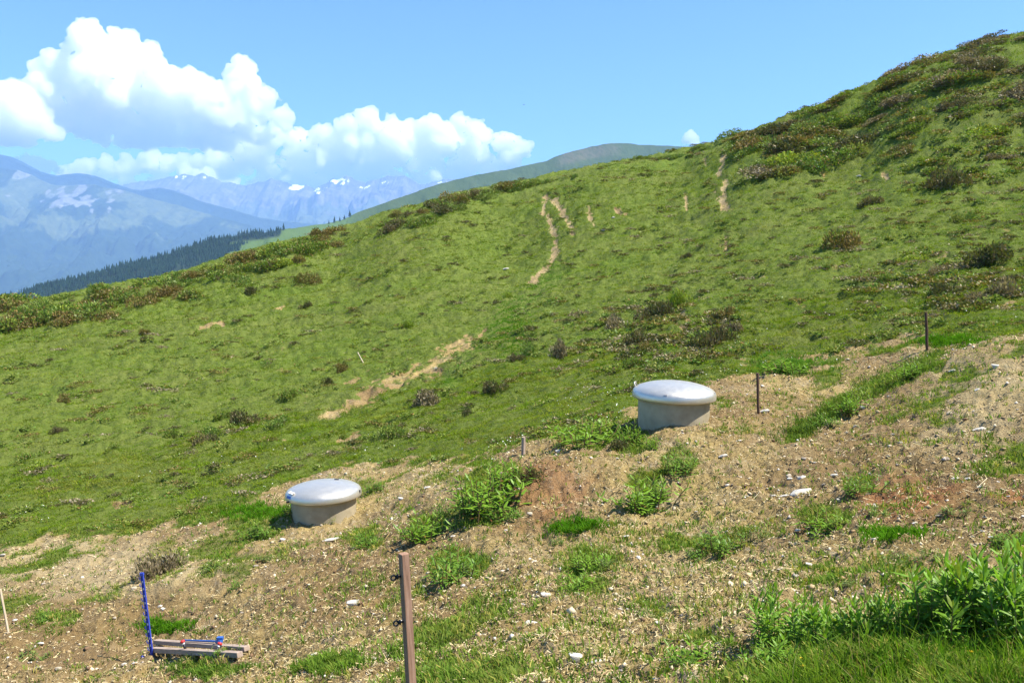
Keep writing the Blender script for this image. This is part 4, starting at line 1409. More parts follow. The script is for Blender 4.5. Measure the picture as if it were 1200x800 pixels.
# dry straw and root litter on the soil
parts = []
n = 310000
x, y = polar(n, 2.4, 20)
P, d, px, py = ground_pts(x, y)
keep = (d > 0.45) & (px > -380) & (px < 1620) & (RNG.uniform(0, 1, n) < (0.35 + 0.9 * np.clip(fbm(x * 1.2, y * 1.2, 4, 301) + .3, 0, 1)))
P = P[keep]
m_ = len(P)
r = np.hypot(P[:, 0], P[:, 1])
a = RNG.uniform(0, math.pi * 2, m_)
ln = np.exp(RNG.normal(-3.75, 0.55, m_)) * (0.6 + r / 16)
wd = RNG.uniform(0.0022, 0.006, m_) * (0.6 + r / 12)
dx = np.stack([np.cos(a), np.sin(a), RNG.normal(0, 0.35, m_)], 1) * ln[:, None] / 2
dw = np.stack([-np.sin(a), np.cos(a), RNG.normal(0, 0.6, m_)], 1) * wd[:, None] / 2
Pc = P + np.array([0, 0, 1]) * RNG.uniform(0.002, 0.02, (m_, 1))
V = np.stack([Pc - dx - dw, Pc - dx + dw, Pc + dx + dw * .6, Pc + dx - dw * .6], 1).reshape(-1, 3)
i = (np.arange(m_) * 4)[:, None, None]
T = (i + np.array([[0, 1, 2], [0, 2, 3]])).reshape(-1, 3)
pal = np.array([(0.47, 0.38, 0.195), (0.55, 0.465, 0.285), (0.35, 0.255, 0.122), (0.17, 0.11, 0.058), (0.075, 0.05, 0.03), (0.38, 0.30, 0.15)])
C = np.repeat(pal[RNG.choice(6, m_, p=[.25, .15, .2, .16, .12, .12])] * RNG.uniform(0.8, 1.2, (m_, 1)), 4, 0)
stuff('straw_litter', (V, T, C), M_litter, 'dry straw, roots and plant litter strewn over the bare soil', 'litter')

# gravel and clods
n = 72000
x, y = polar(n, 2.4, 20)
P, d, px, py = ground_pts(x, y)
clus = np.clip(fbm(x * 0.7, y * 0.7, 4, 311) + 0.35, 0, 1)
keep = (d > 0.5) & (px > -380) & (px < 1620) & (RNG.uniform(0, 1, n) < clus)
P = P[keep]
m_ = len(P)
r = np.hypot(P[:, 0], P[:, 1])
sz = np.exp(RNG.normal(-4.95, 0.72, m_)) * (0.5 + r / 14)
sz = np.minimum(sz, 0.032)
oc = np.array([[1, 0, 0], [-1, 0, 0], [0, 1, 0], [0, -1, 0], [0, 0, 0.7], [0, 0, -0.7]])
of = np.array([[0, 2, 4], [2, 1, 4], [1, 3, 4], [3, 0, 4], [2, 0, 5], [1, 2, 5], [3, 1, 5], [0, 3, 5]])
a = RNG.uniform(0, 6.28, m_)
ca, sa = np.cos(a), np.sin(a)
loc = oc[None] * RNG.uniform(0.6, 1.3, (m_, 6, 1)) + RNG.normal(0, 0.2, (m_, 6, 3))
V = np.stack([loc[..., 0] * ca[:, None] - loc[..., 1] * sa[:, None], loc[..., 0] * sa[:, None] + loc[..., 1] * ca[:, None], loc[..., 2]], -1) * sz[:, None, None] + (P + np.array([0, 0, 1]) * (sz * 0.3)[:, None])[:, None]
T = ((np.arange(m_) * 6)[:, None, None] + of).reshape(-1, 3)
pal = np.array([(0.52, 0.44, 0.30), (0.40, 0.30, 0.17), (0.30, 0.21, 0.11), (0.58, 0.53, 0.44), (0.15, 0.095, 0.055), (0.34, 0.30, 0.255)])
C = np.repeat(pal[RNG.choice(6, m_, p=[.22, .25, .22, .1, .13, .08])] * RNG.uniform(0.85, 1.15, (m_, 1)), 6, 0)
stuff('gravel', (V.reshape(-1, 3), T, C), M_litter, 'gravel and crumbs of soil lying on the dug ground', 'gravel')

# tiny white flowers in the turf
n = 6500
x, y = polar(n, 9, 24)
P, d, px, py = ground_pts(x, y)
f = fbm(x * 0.6, y * 0.6, 4, 321)
band = sstep(70, 10, np.abs(py - (np.interp(px, BX, BY) - 22)))
keep = (d < 0.4) & (f > 0.18) & (RNG.uniform(0, 1, n) < band * 0.9)
keep |= (np.hypot((px - 55) / 26, (py - 722) / 9) < 1) & (RNG.uniform(0, 1, n) < 0.42)
P = P[keep]
m_ = len(P)
P = P + np.array([0, 0, 1]) * RNG.uniform(0.05, 0.09, (m_, 1))
k = 6
ang = np.arange(k) / k * 2 * math.pi
sz = RNG.uniform(0.006, 0.012, m_)
ring = np.stack([np.cos(ang), np.sin(ang), np.zeros(k)], 1)
tl = RNG.normal(0, 0.5, (m_, 1, 3))
V = P[:, None] + sz[:, None, None] * (ring[None] + np.array([0, 0, 1]) * (ring[None] * tl).sum(-1, keepdims=True))
V = np.concatenate([V, (P + np.array([0, -0.002, 0.004]))[:, None]], 1).reshape(-1, 3)
T = ((np.arange(m_) * (k + 1))[:, None, None] + np.array([[q, (q + 1) % k, k] for q in range(k)])).reshape(-1, 3)
stuff('white_flowers', (V, T, np.tile((0.72, 0.73, 0.66), (len(V), 1))), M_litter, 'tiny white flowers dotted in drifts through the turf by the bare ground', 'flowers')


# ------------------------------------------------------------------ dwarf shrubs
def shrub_mesh(seed, kind):
    rg = np.random.default_rng(seed)
    n = 1500
    # lobes: several rounded bushes grown together
    nl = rg.integers(5, 9)
    lx = rg.uniform(-0.72, 0.72, nl)
    ly = rg.uniform(-0.5, 0.5, nl)
    lr = rg.uniform(0.28, 0.5, nl)
    lh = rg.uniform(0.28, 0.55, nl)
    k = rg.integers(0, nl, n)
    d = rg.normal(0, 1, (n, 3))
    d[:, 2] = np.abs(d[:, 2]) * 0.9 - 0.12
    d /= np.linalg.norm(d, axis=1, keepdims=True)
    rad = rg.uniform(0.5, 1.10, n) ** 0.6
    rad *= 1 + 0.18 * fbm(d[:, 0] * 3 + k * 3, d[:, 1] * 3 + d[:, 2] * 2, 3, seed)
    P = np.stack([lx[k] + d[:, 0] * lr[k] * rad, ly[k] + d[:, 1] * lr[k] * rad, 0.02 + d[:, 2] * lh[k] * rad + lr[k] * 0.05], 1)
    s = rg.uniform(0.035, 0.085, n)
    up = d * 0.7 + rg.normal(0, 0.5, (n, 3)) + np.array([0, 0, 0.55])
    up /= np.linalg.norm(up, axis=1, keepdims=True)
    sd_ = np.cross(up, rg.normal(0, 1, (n, 3)))
    sd_ /= np.linalg.norm(sd_, axis=1, keepdims=True)
    A = P - up * s[:, None] * 0.7
    B = P + up * s[:, None]
    W = sd_ * (s * 0.42)[:, None]
    V = np.stack([A, P + W, B, P - W], 1).reshape(-1, 3)
    T = ((np.arange(n) * 4)[:, None, None] + np.array([[0, 1, 2], [0, 2, 3]])).reshape(-1, 3)
    pal = {'green': [(0.060, 0.105, 0.018), (0.095, 0.14, 0.024), (0.135, 0.17, 0.030), (0.16, 0.10, 0.04)],
           'rust': [(0.126, 0.094, 0.034), (0.150, 0.104, 0.042), (0.092, 0.106, 0.022), (0.108, 0.088, 0.030)],
           'dark': [(0.060, 0.064, 0.024), (0.088, 0.074, 0.038), (0.105, 0.082, 0.046), (0.062, 0.083, 0.022)],
           'grey': [(0.16, 0.125, 0.090), (0.11, 0.088, 0.06), (0.22, 0.18, 0.14), (0.075, 0.075, 0.028)],
           'bright': [(0.14, 0.19, 0.022), (0.19, 0.225, 0.030), (0.11, 0.165, 0.022), (0.20, 0.20, 0.04)],
           'grass': [(0.08, 0.135, 0.026), (0.12, 0.16, 0.036), (0.16, 0.17, 0.05), (0.06, 0.10, 0.02)]}[kind]
    pal = np.array(pal)
    lobe_t = rg.integers(0, 3, nl)
    ci = np.where(rg.uniform(0, 1, n) < 0.6, lobe_t[k], rg.integers(0, 4, n))
    C = np.repeat(pal[ci] * 1.42 * np.array([1.02, 1.03, 0.85]) * rg.uniform(0.75, 1.25, (n, 1)), 4, 0)
    # bare twigs
    m_ = 150 if kind in ('dark', 'grey') else 60
    kk = rg.integers(0, nl, m_)
    a = rg.uniform(0, 6.28, m_)
    root_ = np.stack([lx[kk], ly[kk], np.full(m_, -0.05)], 1)
    tip = root_ + np.stack([np.cos(a) * lr[kk] * rg.uniform(.3, 1.15, m_), np.sin(a) * lr[kk] * rg.uniform(.3, 1.15, m_), lh[kk] * rg.uniform(0.5, 1.2, m_) + .05], 1)
    wv = np.stack([-np.sin(a), np.cos(a), np.zeros(m_)], 1) * 0.010
    V2 = np.stack([root_ - wv, root_ + wv, tip], 1).reshape(-1, 3)
    T2 = np.arange(3 * m_).reshape(-1, 3)
    C2 = np.repeat(np.array([(0.15, 0.12, 0.09)]) * rg.uniform(0.6, 1.4, (m_, 1)), 3, 0)
    V, T, C = merge([(V, T, C), (V2, T2, C2)])
    me = tri_mesh('dwarf_shrub', V, T, C)
    me.materials.append(M_shrub)
    return me


SHR = {k: [shrub_mesh(40 + 7 * i + 100 * j, k) for i in range(4)] for j, k in enumerate(('green', 'rust', 'dark', 'grey', 'bright', 'grass'))}
KIND_WORD = {'green': 'green', 'rust': 'rust brown', 'dark': 'dark brown-green', 'grey': 'greyish twiggy', 'bright': 'yellow-green', 'grass': 'olive green'}
NSH = [0]


def shrub(px, py, w, hpx, kind, label, group):
    p, ok = hit([px], [py])
    if not ok[0]:
        return
    p = p[0]
    s = w / 1.75 * p[1] / F
    hz = hpx / 0.52 * p[1] / F
    o = bpy.data.objects.new('dwarf_shrub', random.choice(SHR[kind]))
    COL.objects.link(o)
    NSH[0] += 1
    # grown into the slope: follow its tilt
    e = 0.4
    gxs = HF(np.array([p[0] - e, p[0] + e]), np.array([p[1], p[1]]))
    gys = HF(np.array([p[0], p[0]]), np.array([p[1] - e, p[1] + e]))
    nrm = Vector((-(gxs[1] - gxs[0]) / (2 * e), -(gys[1] - gys[0]) / (2 * e), 1)).normalized()
    q = nrm.lerp(Vector((0, 0, 1)), 0.3).normalized().to_track_quat('Z', 'Y')
    flip = random.choice((0, math.pi)) + random.uniform(-0.35, 0.35)
    o.rotation_mode = 'QUATERNION'
    o.rotation_quaternion = q @ Matrix.Rotation(flip, 3, 'Z').to_quaternion()
    o.location = p - np.array([0, 0, 0.05 * hz])
    o.scale = (s, s * 0.95, hz)
    tag(o, label, 'shrub', group)


GH, GR, GL = 'dwarf shrubs on the mountain slope', 'dwarf shrubs of the right crest', 'dwarf shrubs of the left skyline band'
NAMED = [  # base px, base py, width, height, kind, label
    (360, 334, 30, 13, 'rust', 'round rust brown shrub standing clear below the left skyline band'), (324, 314, 26, 12, 'rust', 'rust brown shrub at the lower edge of the band, left of the round rust one'),
    (348, 309, 22, 11, 'rust', 'rust brown shrub in the band just above the round rust one'), (294, 345, 22, 10, 'dark', 'dark shrub on the turf left of the round rust one'), (358, 361, 16, 10, 'dark', 'small dark shrub directly below the round rust one'),
    (990, 289, 54, 22, 'rust', 'long rust brown shrub alone on the turf of the right slope'), (1024, 238, 30, 11, 'dark', 'low dark shrub on the right slope above the long rust one'),
    (1107, 219, 44, 22, 'dark', 'dark bushy shrub under the yellow-green one on the right slope'), (1078, 195, 24, 12, 'bright', 'yellow-green shrub high on the right slope'),
    (1162, 311, 66, 22, 'dark', 'broad dark shrub by the right edge above the two stakes'), (1186, 345, 48, 22, 'grey', 'grey twiggy shrub at the right edge above the bank'), (1103, 345, 46, 15, 'dark', 'dark shrub above the stake at the top of the strip'),
    (1107, 318, 30, 11, 'grey', 'greyish shrub left of the broad dark shrub by the right edge'), (1070, 306, 38, 9, 'bright', 'low green shrub left of the broad dark one on the right slope'), (1041, 328, 24, 9, 'green', 'small green shrub on the turf above the bare bank'),
    (1127, 258, 26, 11, 'grass', 'olive tussock shrub on the right slope below the dark bushy one'), (1143, 350, 36, 14, 'grey', 'grey withered shrub between the dark shrubs above the bank'),
    (1080, 355, 26, 10, 'green', 'dark green low shrub left of the stake at the top of the strip'), (1009, 341, 22, 9, 'dark', 'small brown shrub in the turf, left of the small green one'),
    (715, 384, 42, 15, 'grey', 'greyish shrub above left of the upper shaft, left end of the row'), (766, 372, 44, 20, 'dark', 'dark twiggy shrub beside the yellow-green one above the upper shaft'), (800, 357, 36, 22, 'bright', 'bright yellow-green shrub above the upper shaft'),
    (747, 402, 42, 16, 'dark', 'dark shrub in the cluster above the upper shaft, middle one'), (760, 411, 30, 11, 'rust', 'brownish shrub in the cluster just above the upper shaft'), (741, 429, 36, 13, 'green', 'green and dark shrub nearest above the dome of the upper shaft'),
    (661, 418, 30, 22, 'grey', 'tall greyish shrub on the turf left of the cluster'), (620, 414, 26, 13, 'grass', 'olive shrub on the turf in the middle of the slope'), (606, 424, 22, 9, 'dark', 'dark low shrub just below the olive one mid slope'),
    (584, 355, 14, 8, 'dark', 'small dark shrub beside the yellow-green tuft below the track'), (595, 351, 14, 9, 'bright', 'small yellow-green shrub below the lower end of the track'), (849, 374, 36, 14, 'rust', 'brown shrub right of the yellow-green one above the upper shaft'),
    (836, 403, 50, 24, 'dark', 'large dark shrub above right of the upper shaft'), (858, 392, 28, 14, 'grey', 'greyish shrub behind the large dark one above the upper shaft'), (804, 302, 15, 6, 'dark', 'small dark shrub alone mid way up the right slope'),
    (498, 475, 48, 19, 'grey', 'grey brown shrub right below the bare scar'), (583, 459, 34, 15, 'dark', 'dark shrub on the turf between scar and upper shaft'), (461, 512, 40, 14, 'grass', 'olive shrub on the turf above the lower shaft'),
    (549, 488, 18, 8, 'dark', 'small dark shrub between the grey brown shrub and the stub'), (475, 385, 20, 8, 'bright', 'small yellow-green shrub up the slope from the scar'), (402, 434, 24, 12, 'rust', 'brownish shrub left of the tiny pale stake'),
    (385, 452, 18, 9, 'dark', 'dark shrub at the left end of the bare scar'), (340, 468, 26, 11, 'green', 'green and dark shrub left of the scar'), (328, 500, 34, 12, 'grass', 'olive shrub on the left turf above the lower shaft'),
    (288, 496, 38, 16, 'dark', 'dark shrub on the left turf, largest of its row'), (265, 490, 26, 10, 'green', 'green shrub next to the largest dark one on the left turf'), (239, 521, 34, 15, 'dark', 'dark brown shrub on the lower left turf'),
    (246, 507, 34, 11, 'grass', 'olive shrub behind the dark brown one on the lower left turf'), (201, 510, 22, 10, 'green', 'green shrub left of the olive and brown pair on the lower left turf'), (132, 530, 20, 9, 'green', 'small dark green shrub on the lower left turf'),
    (44, 534, 38, 10, 'green', 'low green shrub near the left edge of the turf, upper of two'), (48, 546, 40, 9, 'bright', 'low yellow-green shrub near the left edge of the turf, lower of two'), (69, 505, 18, 9, 'dark', 'small dark shrub above the two low green ones near the left edge'),
    (76, 473, 18, 9, 'rust', 'small brown shrub on the left turf'), (173, 400, 14, 6, 'dark', 'small dark shrub below the left skyline band'), (170, 389, 14, 7, 'rust', 'small rust brown shrub right under the left skyline band'),
    (190, 676, 58, 28, 'grey', 'grey dry twiggy shrub on the bare ground behind the blue post'),
    (725, 525, 30, 12, 'dark', 'dark mound of withered weeds by the left foot of the upper shaft'), (620, 563, 34, 17, 'dark', 'dark root clump right of the large green weed clump'),
]
for a in NAMED:
    shrub(*a, GH)


def crest(px):
    Ys = np.linspace(25, 90, 400)
    a, b = ray([px], [300])
    x = a[0] * Ys
    z = H0(x, Ys)
    _, py = pix(x, Ys, z)
    return float(py.min())


rg = random.Random(21)
# dense band along the left skyline
n = 0
while n < 110:
    px = rg.uniform(-25, 620)
    c_ = crest(px)
    depth = float(np.interp(px, [0, 300, 450, 560, 620], [36, 36, 28, 16, 6]))
    py = c_ + 3 + depth * rg.random() ** 1.2
    w = rg.uniform(30, 54) * float(np.interp(px, [0, 600], [1.15, 0.62]))
    t = noise(np.array([px / 35]), np.array([py / 14]), 5)[0] + rg.uniform(-.35, .35)
    kind = 'rust' if t > 0.12 else ('green' if t > -0.3 else rg.choice(['bright', 'grass', 'green']))
    if px > 430 and rg.random() < 0.4:
        kind = 'dark'
    shrub(px, py, w, w * rg.uniform(0.20, 0.30), kind, KIND_WORD[kind] + ' dwarf shrub in the dense band along the left skyline', GL)
    n += 1
# thinner fringe on the middle skyline
for _ in range(18):
    px = rg.uniform(580, 850)
    py = crest(px) + 1 + 7 * rg.random()
    w = rg.uniform(12, 24)
    kind = rg.choice(['green', 'grass', 'green', 'dark'])
    shrub(px, py, w, w * rg.uniform(0.16, 0.26), kind, KIND_WORD[kind] + ' low shrub in the thin fringe on the middle of the skyline', 'low shrubs on the middle skyline')
# thickets of the right crest
n = 0
while n < 110:
    px = rg.uniform(850, 1225)
    c_ = crest(px)
    if px < 1045:
        depth = float(np.interp(px, [850, 900, 960, 1000, 1045], [16, 62, 82, 70, 30]))
        py = c_ + 1 + depth * rg.random()
        if px < 900 and rg.random() < 0.5 or py > c_ + 14 and noise(np.array([px / 42]), np.array([py / 26]), 9)[0] < 0.02:
            continue
    else:
        py = c_ + 1 + rg.choice([10, 40, 125, 150]) * rg.random()
        if py > c_ + 14 and noise(np.array([px / 50]), np.array([py / 24]), 12)[0] < 0.08:
            continue
    w = rg.uniform(32, 64) * float(np.interp(py, [40, 200], [0.85, 1.1]))
    t = noise(np.array([px / 40]), np.array([py / 20]), 15)[0] + rg.uniform(-.3, .3)
    kind = 'dark' if t > 0.12 else ('rust' if t > -0.08 else rg.choice(['green', 'grass', 'grass', 'dark', 'grey', 'bright', 'green']))
    if px > 1045 and rg.random() < 0.3:
        kind = 'grey'
    shrub(px, py, w, rg.uniform(5, 10) * w / 44 * (0.75 if py < c_ + 12 else 1), kind, KIND_WORD[kind] + (' shrub in the thickets of the right crest' if px < 1045 else ' shrub scattered high on the far right slope'), GR)
    n += 1
# little tussocks and sprigs of heath beyond counting, as one ground cover
def mesh_arrays(me):
    v = np.empty(len(me.vertices) * 3, np.float32)
    me.vertices.foreach_get('co', v)
    t = np.empty(len(me.loops), np.int32)
    me.loops.foreach_get('vertex_index', t)
    c = np.empty(len(me.vertices) * 4, np.float32)
    me.color_attributes['col'].data.foreach_get('color', c)
    return v.reshape(-1, 3), t.reshape(-1, 3), c.reshape(-1, 4)[:, :3]


def tuss_arr(seed, kind):
    v, t, c = mesh_arrays(shrub_mesh(seed, kind))
    keep = np.random.default_rng(seed).choice(1500, 170, replace=False)
    V = v[:6000].reshape(1500, 4, 3)[keep]
    ctr = V.mean(1, keepdims=True)
    V = ctr + (V - ctr) * 2.1
    C = c[:6000].reshape(1500, 4, 3)[keep]
    T = ((np.arange(170) * 4)[:, None, None] + np.array([[0, 1, 2], [0, 2, 3]])).reshape(-1, 3)
    return V.reshape(-1, 3), T, C.reshape(-1, 3)


TUS = [tuss_arr(500 + i, kd) for i, kd in enumerate(('dark', 'rust', 'grass', 'green', 'grass', 'grey'))]
n = 29000
x, y = polar(n, 10, 80)
P, d, px, py = ground_pts(x, y)
f = fbm(x * 0.35, y * 0.6, 4, 401) + 0.6 * fbm(x * 1.3, y * 1.3, 2, 411)
up = np.interp(px, [0, 600, 850, 1200], [0.0, 0.02, 0.08, 0.12])
thick = np.maximum(sstep(1.25, .5, np.hypot((px - 1130) / 115, (py - 155) / 85)), np.maximum(0.8 * sstep(1.25, .5, np.hypot((px - 780) / 110, (py - 392) / 48)), np.maximum(0.45 * sstep(1.25, .5, np.hypot((px - 970) / 100, (py - 150) / 45)), 0.8 * sstep(1.3, .5, np.hypot((px - 1120) / 110, (py - 330) / 36)))))
up = up + 0.28 * thick
keep = (d < 0.5) & (f + up > 0.09) & (py < np.interp(px, BX, BY) - 4) & (px > -380) & (px < 1620) & (RNG.uniform(0, 1, n) < 0.42)
P, thick = P[keep], thick[keep]
parts = []
for p, tk in zip(P, thick):
    v, t, c = TUS[RNG.choice(6, p=[.26, .14, .24, .18, .10, .08] if RNG.uniform() > tk * 0.7 else [.42, .22, .08, .06, .06, .16])]
    r = math.hypot(p[0], p[1])
    s = RNG.uniform(0.10, 0.30) * (0.6 + r / 38) * (1 + 0.8 * tk)
    a = RNG.uniform(0, 6.28)
    ca, sa = math.cos(a) * s, math.sin(a) * s
    parts.append((np.stack([v[:, 0] * ca - v[:, 1] * sa, v[:, 0] * sa + v[:, 1] * ca, v[:, 2] * s * 0.55], 1) + p, t, c))
stuff('heath_cover', merge(parts), M_shrub, 'tiny tussocks and sprigs of heath dotted all over the turf', 'ground cover')


# ------------------------------------------------------------------ leafy weeds
def weed_mesh(seed, ns, leaf, kind, fine):
    """stems with lance-shaped leaves: returns foliage mesh and stem mesh; unit height, radius about 0.6"""
    rg = np.random.default_rng(seed)
    fv, sv = [], MB()
    sv.add([(0, 0, -0.3)], [])
    for s in range(ns):
        a = rg.uniform(0, 6.28)
        r0 = 0.62 * rg.uniform(0, 1) ** 0.62
        b = np.array([math.cos(a) * r0, math.sin(a) * r0, -0.06])
        h = rg.uniform(0.30, 1.05) * (1 - 0.35 * r0)
        out_ = np.array([math.cos(a + rg.normal(0, .5)), math.sin(a + rg.normal(0, .5)), 0]) * rg.uniform(0.05, 0.45) * (0.4 + r0)
        cl = lambda t: b + out_ * t ** 1.6 + np.array([0, 0, h + 0.06]) * t
        sv.tube([cl(0), cl(0.35), cl(0.7), cl(0.98)], [0.011 * fine, 0.010 * fine, 0.008 * fine, 0.004 * fine], 4, cap=False)
        k0 = len(sv.v) - 16
        sv.f += [(0, k0 + (j_ + 1) % 4, k0 + j_) for j_ in range(4)]
        nl = int(rg.uniform(11, 17) * (1.0 if kind != 'tall' else 1.75))
        base = {'bright': (0.150, 0.270, 0.024), 'mid': (0.118, 0.220, 0.026), 'yellow': (0.20, 0.27, 0.034), 'tall': (0.150, 0.285, 0.026), 'dull': (0.13, 0.185, 0.045)}[kind]
        for q in range(nl):
            t = 0.12 + 0.88 * (q + rg.uniform(0, .5)) / nl
            p = cl(min(t, 1.0))
            az = q * 2.4 + rg.uniform(-.4, .4)
            el = (0.15 + 1.05 * t ** 2.2) + rg.normal(0, 0.18)
            L = leaf * (0.55 + 0.6 * math.sin(math.pi * min(0.98, 0.12 + t * 0.8))) * rg.uniform(0.75, 1.15) * (0.62 if t > 0.93 else 1)
            d = np.array([math.cos(az) * math.cos(el), math.sin(az) * math.cos(el), math.sin(el)])
            sdv = np.array([-math.sin(az), math.cos(az), 0.0])
            nrm = np.cross(sdv, d)
            droop = np.array([0, 0, -1.0]) * L * rg.uniform(0.08, 0.32)
            w = L * rg.uniform(0.10, 0.15)
            c = lambda u: p + d * L * u + droop * u * u
            P5 = [c(0), c(0.35) + sdv * w * 0.9 + nrm * w * .35, c(0.35) - sdv * w * 0.9 + nrm * w * .35, c(0.38), c(0.72) + sdv * w * .62 + nrm * w * .25, c(0.72) - sdv * w * .62 + nrm * w * .25, c(0.72), c(1.0)]
            F_ = [(0, 3, 1), (0, 2, 3), (1, 3, 6), (1, 6, 4), (2, 5, 6), (2, 6, 3), (4, 6, 7), (5, 7, 6)]
            cc = np.array(base) * rg.uniform(0.75, 1.2)
            if t > 0.88 and rg.uniform() < 0.6:
                cc = np.array((0.20, 0.27, 0.035)) * rg.uniform(.85, 1.1)      # young yellow tips
            if t < 0.3 and rg.uniform() < 0.18:
                cc = np.array((0.24, 0.10, 0.04)) * rg.uniform(.6, 1.1)        # withered reddish low leaves
            fv.append((np.array(P5), np.array(F_), np.tile(cc, (8, 1))))
    f = tri_mesh('foliage', *merge(fv))
    f.materials.append(M_leaf)
    st = sv.mesh('stem')
    st.materials.append(m_stem)
    return f, st


WEED = {k: [weed_mesh(300 + i * 11 + j * 97, ns, lf, k, fi) for i in range(5)] for j, (k, ns, lf, fi) in enumerate((('bright', 19, 0.30, 1.4), ('mid', 15, 0.28, 1.4), ('yellow', 12, 0.30, 1.4), ('dull', 11, 0.25, 1.4)))}
WEED['tall'] = [weed_mesh(900 + i, 19, 0.31, 'tall', 0.9) for i in range(3)]


def weed(px, py, w, h, kind, label, group='leafy weed clumps on the dug ground'):
    p = onground(px, py)
    s = w / (1.15 if kind == 'tall' else 1.32) * p[1] / F
    hz = h * (1.12 if kind == 'tall' else 1.02) * p[1] / F
    f, st = random.choice(WEED[kind])
    o = empty('weed_clump', p, label, 'weed', group)
    o.scale = (s * random.uniform(0.85, 1.3), s * random.uniform(0.7, 1.1), hz * random.uniform(0.9, 1.1))
    o.rotation_euler = (0, 0, random.uniform(-0.5, 0.5) + random.choice((0, math.pi)))
    for nme, mm in (('foliage', f), ('stem', st)):
        c = bpy.data.objects.new(nme, mm)
        COL.objects.link(c)
        c.parent = o


WEEDS = [
    (575, 600, 70, 52, 'bright', 'largest bright green weed clump, below the stake stub'), (603, 566, 50, 34, 'bright', 'bright green weeds right under the stake stub, upper part of the big clump'), (552, 606, 42, 34, 'mid', 'green weeds at the lower left edge of the big clump'),
    (592, 612, 40, 26, 'mid', 'low green weeds at the lower right edge of the big clump'), (690, 522, 60, 36, 'bright', 'wide bright green weed clump left of the upper shaft'), (660, 524, 30, 22, 'yellow', 'yellowish weeds at the left end of the clump left of the upper shaft'), (715, 508, 34, 22, 'yellow', 'yellowish weeds between the wide clump and the upper shaft'),
    (738, 518, 26, 30, 'bright', 'upright weeds touching the left foot of the upper shaft'), (766, 528, 22, 24, 'bright', 'small round weed clump right in front of the upper shaft'), (754, 598, 62, 48, 'bright', 'dense green weed clump with a small beige stone in front, below the upper shaft'),
    (775, 585, 30, 24, 'mid', 'darker weeds at the right of the dense clump below the upper shaft'), (795, 558, 46, 30, 'mid', 'green weeds below the right half of the upper shaft'), (806, 548, 18, 22, 'yellow', 'thin upright weeds right of those below the upper shaft'),
    (530, 682, 66, 42, 'mid', 'darker green weed clump right of the near wooden post'), (548, 676, 30, 30, 'dull', 'dull weeds with red stems at the right of the clump by the post'), (498, 632, 46, 36, 'bright', 'green weeds between lower shaft and near wooden post'), (520, 606, 30, 20, 'mid', 'small green weeds left of the big clump'),
    (430, 640, 34, 20, 'mid', 'green weeds right of the flat slab by the lower shaft'), (366, 610, 18, 15, 'bright', 'small weed growing against the front of the lower shaft'), (389, 615, 12, 12, 'yellow', 'tiny sprig in front of the lower shaft'), (345, 607, 22, 12, 'mid', 'low weeds in the shadow left of the lower shaft'), (300, 628, 34, 16, 'mid', 'low weeds left of the lower shaft'), (310, 660, 26, 12, 'dull', 'dull low weeds below left of the lower shaft'),
    (694, 670, 46, 26, 'bright', 'bright weeds in the middle of the soil, upper of the cluster'), (680, 697, 44, 24, 'bright', 'bright weeds in the middle of the soil, lower of the cluster'), (720, 672, 32, 18, 'dull', 'dull weeds at the right of the middle cluster'), (760, 730, 36, 16, 'dull', 'sparse weeds in the lower middle of the soil'), (790, 725, 24, 16, 'dull', 'sparse weeds with red stems right of those in the lower middle'),
    (820, 778, 56, 36, 'bright', 'green weed clump near the lower edge left of the long meadow grass'), (796, 788, 30, 16, 'mid', 'low dark weeds left of the clump near the lower edge'), (505, 795, 24, 22, 'bright', 'green weeds right of the near post at the lower edge'), (560, 798, 26, 14, 'yellow', 'yellowish weeds at the lower edge right of the post'),
    (845, 652, 56, 28, 'mid', 'weeds along the small bank left of centre right'), (815, 660, 30, 18, 'mid', 'lower left end of the weeds along the small bank'), (884, 640, 36, 28, 'dull', 'dull weeds at the right end of the small bank'), (963, 626, 44, 32, 'bright', 'weeds right below the flat broken slab'), (985, 622, 30, 20, 'yellow', 'yellowish weeds right of those below the broken slab'),
    (1013, 584, 36, 28, 'mid', 'green weed clump at the upper left of the red soil'), (1030, 612, 22, 14, 'mid', 'small weeds in the red soil'), (1116, 612, 34, 16, 'dull', 'sparse weeds right of the red soil'), (1190, 645, 40, 22, 'mid', 'weeds at the right edge above the tall willowherb'), (1050, 672, 40, 16, 'dull', 'sparse weeds above the near willowherb'), (1085, 672, 34, 16, 'dull', 'sparse weeds above the tall willowherb'),
    (996, 486, 40, 30, 'bright', 'tall bright weeds in the middle of the green strip'), (1010, 470, 24, 26, 'yellow', 'yellow-green weeds in the strip right of the tall bright ones'), (965, 502, 34, 18, 'mid', 'weeds at the lower end of the green strip'), (1070, 440, 34, 22, 'bright', 'bright weeds at the upper end of the green strip'), (1045, 452, 28, 18, 'yellow', 'yellow-green weeds in the upper half of the green strip'),
    (925, 436, 40, 18, 'bright', 'bright green clump on the turf right of the thin stake'), (445, 575, 24, 12, 'mid', 'low weeds right behind the lower shaft'), (250, 668, 30, 12, 'dull', 'dull weeds on the bare ground right of the dry shrub'), (280, 690, 26, 12, 'mid', 'small weeds above the two lying stakes'), (40, 770, 40, 14, 'dull', 'bluish dull weeds in the lower left corner'), (55, 728, 34, 10, 'mid', 'low weeds with white flowers at the left'),
    (265, 775, 22, 8, 'mid', 'grass-like weeds in front of the lying stakes'), (615, 795, 26, 14, 'dull', 'sparse weeds at the lower edge in the middle'), (655, 640, 16, 10, 'mid', 'tiny weed above the middle cluster'), (1000, 700, 30, 10, 'dull', 'bluish low weeds just above the near willowherb'),
]
for a in WEEDS:
    weed(*a)
